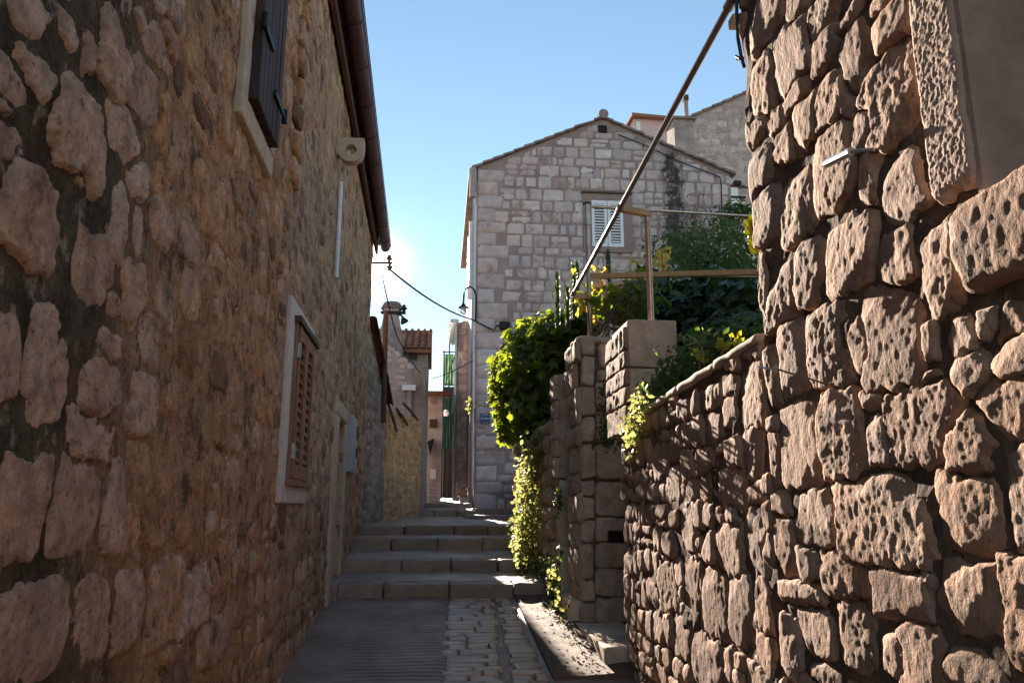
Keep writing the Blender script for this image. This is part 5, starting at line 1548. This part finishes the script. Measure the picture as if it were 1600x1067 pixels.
iy = 12.75
ib = root('insulator_bracket', at(600, 410, iy), 'small iron bracket with two insulators at the end of the left eave', 'insulator')
MB().tube([at(575, 411, iy), at(613, 411, iy)], 0.022, 6).build('crossarm', M['iron'], ib)
for (px, py, sgn) in ((608, 411, 1), (609, 411, -1)):
    c = at(px, py, iy)
    MB().lathe(c, [(0.0, 0.0), (0.025, 0.0), (0.025, 0.05 * sgn), (0.055, 0.06 * sgn), (0.05, 0.09 * sgn), (0.03, 0.10 * sgn), (0.04, 0.13 * sgn), (0.0, 0.15 * sgn)], 10).build('insulator', M['ceramic'], ib)
wA, wB, wC = at(609, 421, iy), at(737, 499, 17.9), at(777, 515, 17.93)
cb_ = root('overhead_cable', wA, 'dark overhead cable sagging from the insulators to the gable wall', 'cable')
MB().tube(catenary(wA, wB, 0.12) + [at(755, 508, 17.92), at(771, 516, 17.93), at(776, 509, 17.93), at(788, 509, 17.95)], 0.018, 6).build('wire', M['cable'], cb_)
rock_box('anchor', at(780, 516, 17.97) + np.array([0, -0.06, 0]), at(797, 503, 17.97) + np.array([0, 0.03, 0]), M['iron'], cb_, res=0.05, r=0.04, amp=0.02)
c2 = root('overhead_cable', at(597, 432, iy), 'thin dark cable dropping past the chimney to the far house corner', 'cable')
MB().tube(catenary(at(596, 425, iy), at(620, 525, 14.5), 0.05, 8) + catenary(at(620, 525, 14.5), at(657, 583, 17.0), 0.05, 8)[1:], 0.012, 5).build('wire', M['cable'], c2)
c3 = root('overhead_cable', at(672, 600, 25), 'thin dark cable crossing the narrow gap in front of the net', 'cable')
MB().tube(catenary(at(674, 592, 17.6), at(740, 562, 18.2), 0.05, 8), 0.010, 5).build('wire', M['cable'], c3)
py_ = 13.4
up = root('utility_pole', at(598, 655, py_), 'rusty iron pole with crossarm, insulator and lamp above the outbuilding verge', 'pole')
MB().tube([at(599, 660, py_), at(601, 570, py_), at(603, 486, py_)], 0.045, 10).build('pole', M['rust'], up)
MB().tube([at(595, 488, py_), at(634, 489, py_)], 0.03, 8).build('crossarm', M['iron'], up)
c = at(631, 489, py_)
MB().lathe(c, [(0.0, 0.0), (0.03, 0.02), (0.03, 0.06), (0.06, 0.07), (0.05, 0.10), (0.03, 0.11), (0.035, 0.14), (0.0, 0.16)], 10).build('insulator', M['iron'], up)
MB().tube([at(620, 490, py_), at(627, 493, py_), at(631, 497, py_)], 0.018, 6).build('lamp_arm', M['iron'], up)
c = at(630.5, 500, py_)
o = MB().lathe((0, 0, 0), [(0.0, 0.06), (0.03, 0.05), (0.07, -0.02), (0.075, -0.05), (0.0, -0.03)], 12).build('lamp_head', M['iron'], up)
o.location = Vector(c) - up.location; o.rotation_euler = (0, -0.5, 0)

# ================================================================== VEGETATION
def leaf_shape(kind):
    if kind == 'lobed':
        ang = [0, 18, 38, 55, 75, 92, 115, 140, 165]
        rad = [1.0, 0.72, 0.55, 0.82, 0.62, 0.48, 0.66, 0.42, 0.16]
        pts = [(r * math.sin(R(a)), 0.45 + r * 0.62 * math.cos(R(a)) - 0.1) for a, r in zip(ang, rad)]
        out = pts + [(-x, y) for x, y in reversed(pts[1:])]
        V = [(0, 0.38, 0.0)] + [(x, y, -0.14 * abs(x) + 0.05 * math.sin(5 * y + 7 * x)) for x, y in out]
        Fc = [[0, 1 + i, 1 + (i + 1) % len(out)] for i in range(len(out))]
    elif kind == 'oval':
        V = [(0, 0, 0), (0.28, 0.3, -0.06), (0.30, 0.6, -0.06), (0, 1.0, -0.08), (-0.30, 0.6, -0.06), (-0.28, 0.3, -0.06), (0, 0.5, 0.03)]
        Fc = [[6, 0, 1], [6, 1, 2], [6, 2, 3], [6, 3, 4], [6, 4, 5], [6, 5, 0]]
    elif kind == 'blade':
        V = [(-0.06, 0, 0), (0.06, 0, 0), (0.07, 0.5, 0.05), (-0.07, 0.5, 0.05), (0, 1.0, -0.05)]
        Fc = [[0, 1, 2, 3], [3, 2, 4]]
    else:
        V = [(-0.12, 0, 0), (0.12, 0, 0), (0.1, 0.6, 0.03), (0, 1, 0), (-0.1, 0.6, 0.03)]
        Fc = [[0, 1, 2, 3, 4]]
    return np.array(V, float), Fc


def leaves(name, P, Nrm, size, kind, mat, parent, point=None, jit=0.5):
    base, fc = leaf_shape(kind)
    k = len(base)
    n = len(P)
    Nrm = Nrm + rng.normal(0, jit, (n, 3))
    Nrm /= np.linalg.norm(Nrm, axis=1, keepdims=True)
    T = rng.normal(0, 0.6, (n, 3)) + (np.array([0, 0, -0.6]) if point is None else point)
    T -= (T * Nrm).sum(1, keepdims=True) * Nrm
    T /= np.linalg.norm(T, axis=1, keepdims=True) + 1e-9
    B = np.cross(T, Nrm)
    s = rng.uniform(size[0], size[1], n)
    V = P[:, None, :] + s[:, None, None] * (base[None, :, 0:1] * B[:, None, :] + base[None, :, 1:2] * T[:, None, :] + base[None, :, 2:3] * Nrm[:, None, :])
    faces = []
    for i in range(n):
        faces += [[j + i * k for j in f] for f in fc]
    return obj(name, V.reshape(-1, 3), faces, mat, parent)


def blob_points(blobs, n, shell=0.55):
    """points in ellipsoidal clumps: (centre, radii, weight)"""
    w = np.array([b[2] for b in blobs], float); w /= w.sum()
    P, Nn = [], []
    for (c, r, _), cnt in zip(blobs, (w * n).astype(int)):
        d = rng.normal(0, 1, (cnt, 3)); d /= np.linalg.norm(d, axis=1, keepdims=True)
        rad = shell + (1 - shell) * rng.random(cnt) ** 0.6
        lump = 1 + 0.28 * vnoise(d[:, 0] * 2.5 + c[0] * 9, d[:, 1] * 2.5 + c[1] * 5, d[:, 2] * 2.5)
        P.append(np.array(c) + d * np.array(r) * (rad * lump)[:, None])
        Nn.append(d * 0.8 + np.array([0, 0, 0.55]))
    return np.concatenate(P), np.concatenate(Nn)


# large vine hanging over the retaining wall
gv = root('vine_bush', (1.6, 10.2, 0.8), 'big backlit green vine bush bulging over the wall above the steps', 'bush')
bl = []
for (px, py, Y, r, wgt) in ((845, 575, 10.8, 0.60, 1.4), (812, 590, 12.0, 0.50, 1.1), (796, 572, 12.8, 0.35, 0.5), (875, 520, 9.8, 0.39, 0.8), (905, 500, 9.2, 0.26, 0.5), (808, 645, 12.0, 0.39, 0.7), (845, 640, 10.6, 0.44, 0.9),
                            (830, 530, 11.2, 0.36, 0.6), (790, 618, 13.0, 0.29, 0.4), (880, 560, 9.6, 0.35, 0.7), (850, 668, 10.4, 0.24, 0.4), (798, 672, 12.5, 0.21, 0.25)):
    c = at(px, py, Y)
    bl.append((c, (r, r * 0.95, r * 0.9), wgt))
P_, N_ = blob_points(bl, 2600, 0.55)
P2_, N2_ = blob_points([(c, tuple(x * 0.75 for x in r), w) for c, r, w in bl], 700, 0.1)
o = leaves('crown', np.concatenate([P_, P2_]), np.concatenate([N_, N2_]), (0.09, 0.20), 'lobed', M['fig'], gv, jit=0.45)
o['kind'] = 'stuff'
st_ = MB()
for (px, py, Y) in ((845, 575, 10.8), (812, 590, 12.0), (875, 520, 9.8), (808, 645, 12.0), (845, 640, 10.6)):
    c = at(px, py, Y)
    st_.tube([(1.6, 10.2, 0.75), ((1.6 + c[0]) / 2, (10.2 + c[1]) / 2, c[2] * 0.6 + 0.5), c], [0.03, 0.02, 0.008], 6)
st_.build('stem', M['bark'], gv)

# pale ivy trailing down the retaining wall
def px_points(poly, n, X=None, Y=None, spread=22, off=(0.0, 0.2)):
    P = []
    seg = len(poly) - 1
    for _ in range(n):
        t = random.random() * seg
        i = min(int(t), seg - 1); f = t - i
        px = poly[i][0] + (poly[i + 1][0] - poly[i][0]) * f + random.gauss(0, spread * (poly[i][2] if len(poly[i]) > 2 else 1))
        py = poly[i][1] + (poly[i + 1][1] - poly[i][1]) * f + random.gauss(0, 10)
        d = ray(px, py)
        if X is not None:
            P.append(d * ((X - random.uniform(*off)) / d[0]))
        else:
            P.append(d * ((Y + random.uniform(*off)) / d[1]))
    return np.array(P)


iv = root('ivy', (1.2, 9.0, -0.8), 'pale small-leaved ivy cascading down the rubble wall beside the steps', 'ivy')
Pi = px_points([(850, 680, 0.6), (838, 720, 0.7), (828, 770, 0.6), (822, 820, 0.5), (815, 860, 0.6), (818, 905, 0.4)], 3200, Y=9.4, spread=19, off=(-0.3, 0.8))
Pi = Pi[(Pi[:, 0] < 1.26) & (Pi[:, 0] > 0.9)]
o = leaves('foliage', Pi, np.tile(np.array([-0.6, -0.5, 0.5]), (len(Pi), 1)), (0.035, 0.08), 'oval', M['ivy'], iv, jit=0.6); o['kind'] = 'stuff'
s_ = MB()
for k in range(9):
    a = at(850 + random.uniform(-15, 15), 675, 9.2); b = at(822 + random.uniform(-12, 18), 800 + random.uniform(-20, 90), 9.4 + random.uniform(-0.2, 0.2))
    s_.tube([a, (a + b) / 2 + np.array([-0.05, 0, 0]), b], [0.007, 0.005, 0.003], 5)
s_.build('stem', M['bark'], iv)
i2 = root('ivy', (1.2, 8.0, -0.95), 'small leafy climber at the foot of the slender gate post', 'ivy')
Pi = px_points([(862, 868, 0.6), (845, 895, 0.7), (850, 925, 0.7), (860, 955, 0.4)], 420, X=1.24, spread=13, off=(0.02, 0.14))
o = leaves('foliage', Pi, np.tile(np.array([-0.6, -0.5, 0.5]), (len(Pi), 1)), (0.035, 0.065), 'oval', M['shrub'], i2, jit=0.6); o['kind'] = 'stuff'
Pi = px_points([(866, 875, 0.4), (858, 905, 0.5), (868, 950, 0.4), (858, 965, 0.3)], 160, X=1.2, spread=11, off=(0.02, 0.14))
o = leaves('foliage', Pi, np.tile(np.array([-0.6, -0.5, 0.5]), (len(Pi), 1)), (0.035, 0.065), 'oval', M['ivy'], i2, jit=0.6); o['kind'] = 'stuff'
i3 = root('ivy', (1.2, 10.5, -0.7), 'dark leafy tangle on the lower rubble wall right of the steps', 'ivy')
Pi = px_points([(822, 800, 0.6), (815, 840, 0.6), (818, 880, 0.6), (822, 905, 0.5)], 700, Y=10.0, spread=15, off=(-0.4, 0.6))
Pi = Pi[(Pi[:, 0] < 1.24)]
o = leaves('foliage', Pi, np.tile(np.array([-0.6, -0.5, 0.5]), (len(Pi), 1)), (0.04, 0.07), 'oval', M['shrub'], i3, jit=0.6); o['kind'] = 'stuff'
i4 = root('ivy', (1.3, 7.4, 0.2), 'tiny yellow-green sprig on the slender gate post', 'ivy')
Pi = px_points([(874, 772, 0.4), (872, 790, 0.4)], 40, Y=7.85, spread=6, off=(-0.1, 0.0))
leaves('foliage', Pi, np.tile(np.array([-0.6, -0.5, 0.5]), (len(Pi), 1)), (0.03, 0.06), 'lobed', M['fig'], i4, jit=0.6)

# plants of the terrace
vy = root('grape_vine', (1.45, 7.0, 0.9), 'yellowing grape vine twined round the pergola posts', 'vine')
Py = px_points([(930, 415, 1), (940, 445, 1.1), (935, 480, 1.2), (955, 500, 1.3), (985, 480, 1.2)], 120, Y=7.5, spread=14, off=(-0.15, 0.4))
o = leaves('foliage', Py, np.tile(np.array([0, -0.5, 0.6]), (len(Py), 1)), (0.04, 0.085), 'lobed', M['yellow'], vy, jit=0.6); o['kind'] = 'stuff'
Py = px_points([(925, 470, 1), (960, 470, 1.2), (1000, 450, 1.2), (975, 500, 1.2), (1000, 435, 1.0)], 260, Y=7.3, spread=16, off=(-0.2, 0.5))
o = leaves('foliage', Py, np.tile(np.array([0, -0.5, 0.6]), (len(Py), 1)), (0.08, 0.14), 'lobed', M['fig'], vy, jit=0.6); o['kind'] = 'stuff'
s_ = MB()
for k in range(16):
    a = at(930 + random.uniform(-8, 60), 528, 7.1); b = at(930 + random.uniform(-15, 80), 440 + random.uniform(-20, 40), 7.2)
    s_.tube([a, (a + b) / 2 + rng.normal(0, 0.08, 3), b], [0.008, 0.006, 0.003], 5)
s_.build('stem', M['bark'], vy)
v2 = root('grape_vine', (2.4, 9.5, 1.0), 'orange-leaved vine shoots rising above the pergola beam', 'vine')
Py = px_points([(975, 425, 1), (1040, 410, 0.5), (1035, 385, 0.4), (1030, 415, 1.0), (985, 420, 1.0)], 90, Y=9.0, spread=11, off=(-0.2, 0.4))
leaves('foliage', Py, np.tile(np.array([0, -0.5, 0.6]), (len(Py), 1)), (0.05, 0.09), 'lobed', M['yellow'], v2, jit=0.7)
s_ = MB(); s_.tube([at(1035, 470, 9), at(1036, 420, 9), at(1033, 385, 9)], [0.01, 0.006, 0.003], 5); s_.build('stem', M['bark'], v2)

fg_ = root('fig_tree', (2.7, 8.2, 0.5), 'dark large-leaved fig shading the terrace behind the house corner', 'tree')
bl = []
for (px, py, Y, r, w) in ((1060, 485, 8.2, 0.5, 1.0), (1110, 470, 8.0, 0.5, 1.1), (1165, 480, 7.6, 0.55, 1.1), (1090, 525, 7.8, 0.4, 0.8), (1150, 530, 7.2, 0.45, 0.9), (1035, 460, 8.4, 0.35, 0.6), (1010, 480, 8.5, 0.35, 0.5), (1130, 450, 8.5, 0.35, 0.6), (1180, 455, 8.5, 0.4, 0.6)):
    bl.append((at(px, py, Y), (r, r, r * 0.75), w))
P_, N_ = blob_points(bl, 1500, 0.35)
o = leaves('crown', P_, N_, (0.11, 0.21), 'lobed', M['darkleaf'], fg_, jit=0.5); o['kind'] = 'stuff'
MB().tube([(2.9, 8.4, 0.45), (2.8, 8.3, 1.0), (2.7, 8.1, 1.6)], [0.09, 0.07, 0.04], 8).build('trunk', M['bark'], fg_)

for (nm, lb, blobs, n_, base, sz) in (
    ('shrub', 'dark green shrub in front of the gable wall behind the pergola', ((1075, 400, 13, 0.8, 1), (1120, 395, 12.5, 0.9, 1.2), (1165, 400, 12, 0.8, 1), (1100, 420, 12, 0.7, 1), (1065, 385, 13.5, 0.5, 0.5)), 2600, (4.6, 12.6, 0.5), (0.06, 0.12)),
    ('shrub', 'tall sprig of green shrub against the right corner of the gable', ((1135, 340, 15, 0.42, 1), (1150, 325, 15, 0.35, 0.7), (1140, 365, 14.5, 0.4, 0.8), (1172, 335, 15, 0.3, 0.5)), 800, (6.3, 15, 0.7), (0.05, 0.11))):
    r_ = root(nm, base, lb, 'shrub')
    bb = [(at(px, py, Y), (r, r, r * 0.7), w) for px, py, Y, r, w in blobs]
    P_, N_ = blob_points(bb, n_, 0.2)
    o = leaves('crown', P_, N_, sz, 'oval', M['shrub'], r_, jit=0.7); o['kind'] = 'stuff'
    s_ = MB()
    for c, rr_, w in bb:
        s_.tube([base, ((base[0] + c[0]) / 2, (base[1] + c[1]) / 2, c[2] * 0.55), c], [0.04, 0.03, 0.01], 6)
    s_.build('trunk', M['bark'], r_)
# bare creeper twigs on the gable
cw = root('bare_creeper', at(1080, 390, 17.6), 'leafless creeper twigs scrawled over the right of the gable wall', 'creeper')
s_ = MB()
for k in range(46):
    px, py = random.uniform(1030, 1130), random.uniform(330, 420)
    pts = [at(px, py, 17.75)]
    dx, dy = random.uniform(-3, 3), random.uniform(-9, -3)
    for j in range(6):
        px += dx + random.uniform(-4, 4); py += dy + random.uniform(-4, 3)
        pts.append(at(px, max(py, 292), 17.78))
    s_.tube(pts, [0.013, 0.011, 0.009, 0.007, 0.006, 0.005, 0.004], 4)
s_.build('twigs', M['bark'], cw)
Pc = px_points([(1040, 395, 1), (1070, 365, 1.4), (1100, 360, 1.4), (1120, 340, 1.2)], 300, Y=17.7, spread=20, off=(-0.1, 0.1))
o = leaves('foliage', Pc, np.tile(np.array([0, -1, 0.3]), (len(Pc), 1)), (0.04, 0.09), 'oval', M['shrub'], cw, jit=0.5); o['kind'] = 'stuff'

# upright spiky succulents
for (px, y0, y1, Y, lb) in ((871, 424, 492, 8.3, 'tallest spiky succulent column standing alone at the left of the vine'), (887, 448, 500, 8.2, 'short spiky succulent column between its taller neighbours'),
                            (897, 413, 480, 8.4, 'spiky succulent column left of the handrail foot, front of a pair'), (903, 409, 480, 8.6, 'spiky succulent column left of the handrail foot, rear of a pair'), (952, 391, 445, 8.6, 'spiky succulent column just under the white shuttered window')):
    top_, bot_ = at(px, y0, Y), at(px, y1 + 20, Y)
    r_ = root('spiky_succulent', bot_, lb, 'succulent', 'spiky succulents')
    Hh = top_[2] - bot_[2]
    ns = 260
    t = rng.random(ns) ** 0.8
    a = rng.random(ns) * 2 * math.pi
    wd = 0.026 * np.clip((1 - t) * 6, 0.15, 1)
    P = np.stack([bot_[0] + wd * np.cos(a) * 0.6, bot_[1] + wd * np.sin(a) * 0.6, bot_[2] + t * Hh * 0.97], 1)
    nr = np.stack([np.cos(a), np.sin(a), -0.3 + 0 * a], 1)
    base, fc = leaf_shape('blade')
    T = np.stack([np.cos(a) * 0.45, np.sin(a) * 0.45, 1 + 0 * a], 1); T /= np.linalg.norm(T, axis=1, keepdims=True)
    B = np.cross(T, nr); B /= np.linalg.norm(B, axis=1, keepdims=True)
    N3 = np.cross(B, T)
    V = P[:, None, :] + 0.055 * (base[None, :, 0:1] * 1.6 * B[:, None, :] + base[None, :, 1:2] * T[:, None, :] + base[None, :, 2:3] * N3[:, None, :])
    fcs = []
    for i in range(ns):
        fcs += [[j + i * len(base) for j in f] for f in fc]
    o = obj('leaves', V.reshape(-1, 3), fcs, M['spike'], r_); o['kind'] = 'stuff'
    MB().tube([bot_, top_ - np.array([0, 0, 0.02])], [0.024, 0.008], 8).build('stem', M['spike'], r_)

# bright succulent rosette at the house corner
ro = root('succulent_rosette', at(1182, 372, 3.35), 'bright yellow-green succulent rosette poking out from the house corner', 'succulent')
c = at(1186, 370, 3.35)
for k in range(15):
    ang = R(95 + k * 24 % 190 + random.uniform(-8, 8)) if k < 10 else R(random.uniform(80, 290))
    el = random.uniform(-0.6, 0.3)
    L_ = random.uniform(0.075, 0.115)
    d = np.array([math.cos(ang) * math.cos(el), -0.5 * math.cos(el) * random.uniform(-0.3, 1), math.sin(ang)]); d /= np.linalg.norm(d)
    sd = np.cross(d, [0.2, -1, 0.3]); sd /= np.linalg.norm(sd)
    nn = np.cross(sd, d)
    V, Fc = [], []
    prof = [(0.0, 0.10), (0.3, 0.15), (0.6, 0.24), (0.82, 0.25), (0.95, 0.16), (1.0, 0.02)]
    for (t, w) in prof:
        for q in range(6):
            a = 2 * math.pi * q / 6
            V.append(c + d * L_ * t + sd * L_ * w * math.cos(a) + nn * L_ * (0.06 * math.sin(a) + 0.12 * t * t))
    for i in range(len(prof) - 1):
        for q in range(6):
            q2 = (q + 1) % 6
            Fc.append([i * 6 + q, i * 6 + q2, (i + 1) * 6 + q2, (i + 1) * 6 + q])
    Fc.append([30 + q for q in range(6)])
    obj('leaf', V, Fc, M['succulent'], ro, smooth=True)
MB().tube([c + np.array([0.12, 0.02, -0.25]), c + np.array([0.05, 0.01, -0.1]), c], [0.014, 0.012, 0.01], 8).build('stem', M['bark'], ro)

# plants along the coping
pl = root('trailing_plant', (1.36, 5.05, 0.65), 'pale feathery plant trailing over the far end of the garden wall', 'plant')
Pp = px_points([(1003, 618, 0.7), (992, 645, 0.9), (985, 670, 0.9), (984, 688, 0.5)], 420, X=1.36, spread=10, off=(0.02, 0.14))
o = leaves('foliage', Pp, np.tile(np.array([-0.3, -0.5, 0.6]), (len(Pp), 1)), (0.025, 0.055), 'oval', M['ivy'], pl, jit=0.7); o['kind'] = 'stuff'
p3 = root('moss_fern', (1.4, 6.5, 0.8), 'dark green wall fern clinging to the upper blocks of the gate pier', 'fern')
Pp = px_points([(945, 600, 0.6), (950, 640, 0.9), (955, 670, 1.0), (950, 690, 0.7)], 420, Y=6.92, spread=11, off=(-0.05, 0.03))
o = leaves('foliage', Pp, np.tile(np.array([-0.2, -0.8, 0.4]), (len(Pp), 1)), (0.02, 0.045), 'oval', M['shrub'], p3, jit=0.7); o['kind'] = 'stuff'
p4 = root('dry_grass', (1.5, 4.9, 0.7), 'thin tufts of grass sprouting behind the coping before the plastered pier', 'grass', kind='stuff')
Pp = px_points([(1015, 620, 0.5), (1035, 612, 1.0), (1060, 600, 1.0), (1075, 585, 0.8)], 260, Y=4.8, spread=12, off=(-0.1, 0.25))
leaves('blades', Pp, np.tile(np.array([0, -1, 0.2]), (len(Pp), 1)), (0.06, 0.14), 'blade', M['shrub'], p4, point=np.array([0, 0, 1.6]), jit=0.4)
for (px, py, Y, sz, lb, mt) in ((1093, 552, 4.2, 0.042, 'small bright succulent tuft on the lower coping', 'succulent'), (1128, 536, 3.95, 0.045, 'small bright succulent tuft in the middle of the coping', 'succulent'),
                                (1150, 529, 3.75, 0.038, 'small bright succulent tuft on the coping close to the house corner', 'succulent'), (1105, 530, 4.4, 0.11, 'pale feathery weed standing behind the coping', 'ivy')):
    c = at(px, py + 6, Y)
    r_ = root('coping_plant', c, lb, 'plant')
    n_ = 26
    a = rng.random(n_) * 2 * math.pi
    P = c + rng.normal(0, 0.015, (n_, 3))
    nr = np.stack([np.cos(a), np.sin(a), 0.5 + 0 * a], 1)
    leaves('foliage', P, nr, (sz * 0.6, sz * 1.2), 'oval' if mt == 'succulent' else 'blade', M[mt], r_, point=np.array([0, 0, 0.9]), jit=0.3)
    MB().tube([c - np.array([0, 0, 0.12]), c], 0.008, 5).build('stem', M['bark'], r_)
p5 = root('low_weeds', (1.9, 4.2, 0.5), 'mass of green weeds filling the terrace edge behind the coping', 'weeds', kind='stuff')
bb = [(at(px, py, Y), (0.25, 0.25, 0.14), 1) for px, py, Y in ((1080, 565, 4.6), (1110, 555, 4.5), (1140, 545, 4.3), (1165, 535, 4.2), (1180, 520, 4.2), (1090, 540, 5.2), (1150, 520, 5.0))]
P_, N_ = blob_points(bb, 1100, 0.2)
leaves('foliage', P_, N_, (0.03, 0.07), 'oval', M['shrub'], p5, jit=0.7)
# weeds at the foot of the kerb stones and by the door step
for (px, py, Y, lb) in ((905, 1025, 6.4, 'tiny green weed at the foot of the squared-block pier'), (925, 1050, 5.9, 'tiny green weed at the end of the garden wall kerb'), (560, 827, 11.2, 'tiny green weed where the third step meets the left wall')):
    c = at(px, py, Y)
    r_ = root('weed', c, lb, 'weed')
    n_ = 40
    a = rng.random(n_) * 2 * math.pi
    leaves('foliage', c + rng.normal(0, 0.02, (n_, 3)), np.stack([np.cos(a), np.sin(a), 0.5 + 0 * a], 1), (0.03, 0.06), 'oval', M['ivy'], r_, point=np.array([0, 0, 0.9]), jit=0.3)
# dry leaves and grit along the foot of the kerb stones
n_ = 260
yy = 5.5 + rng.random(n_) * 2.6
xx = np.clip(1.16 - np.abs(rng.normal(0, 0.13, n_)), 0.82, 1.2)
P_ = np.stack([xx, yy, -1.614 + 0.086 * yy + 0.032 + 0.012 * rng.random(n_) + 0.02 * np.clip((xx - 1.0) / 0.3, 0, 1)], 1)
M['litter'] = leaf_mat('dry_leaf', [(0.16, 0.10, 0.05), (0.24, 0.16, 0.08), (0.10, 0.06, 0.035), (0.2, 0.17, 0.06)], trans=(0.3, 0.2, 0.08), tw=0.2, rough=0.8)
tag(leaves('leaf_litter', P_, np.tile(np.array([0, 0, 1.0]), (n_, 1)), (0.012, 0.04), 'oval', M['litter'], None, jit=0.35), 'brown dry leaves scattered along the sunlit apron edge', 'leaves', kind='stuff')
# flower pot plant on the gable's alley side
fp = root('hanging_plant', at(738, 632, 18.2), 'small pale flowering plant hanging on the alley side of the gable corner', 'plant')
bb = [(at(737, 632, 18.2), (0.12, 0.12, 0.22), 1)]
P_, N_ = blob_points(bb, 160, 0.2)
leaves('foliage', P_, N_, (0.05, 0.09), 'oval', M['ivy'], fp, jit=0.7)

bpy.context.view_layer.update()
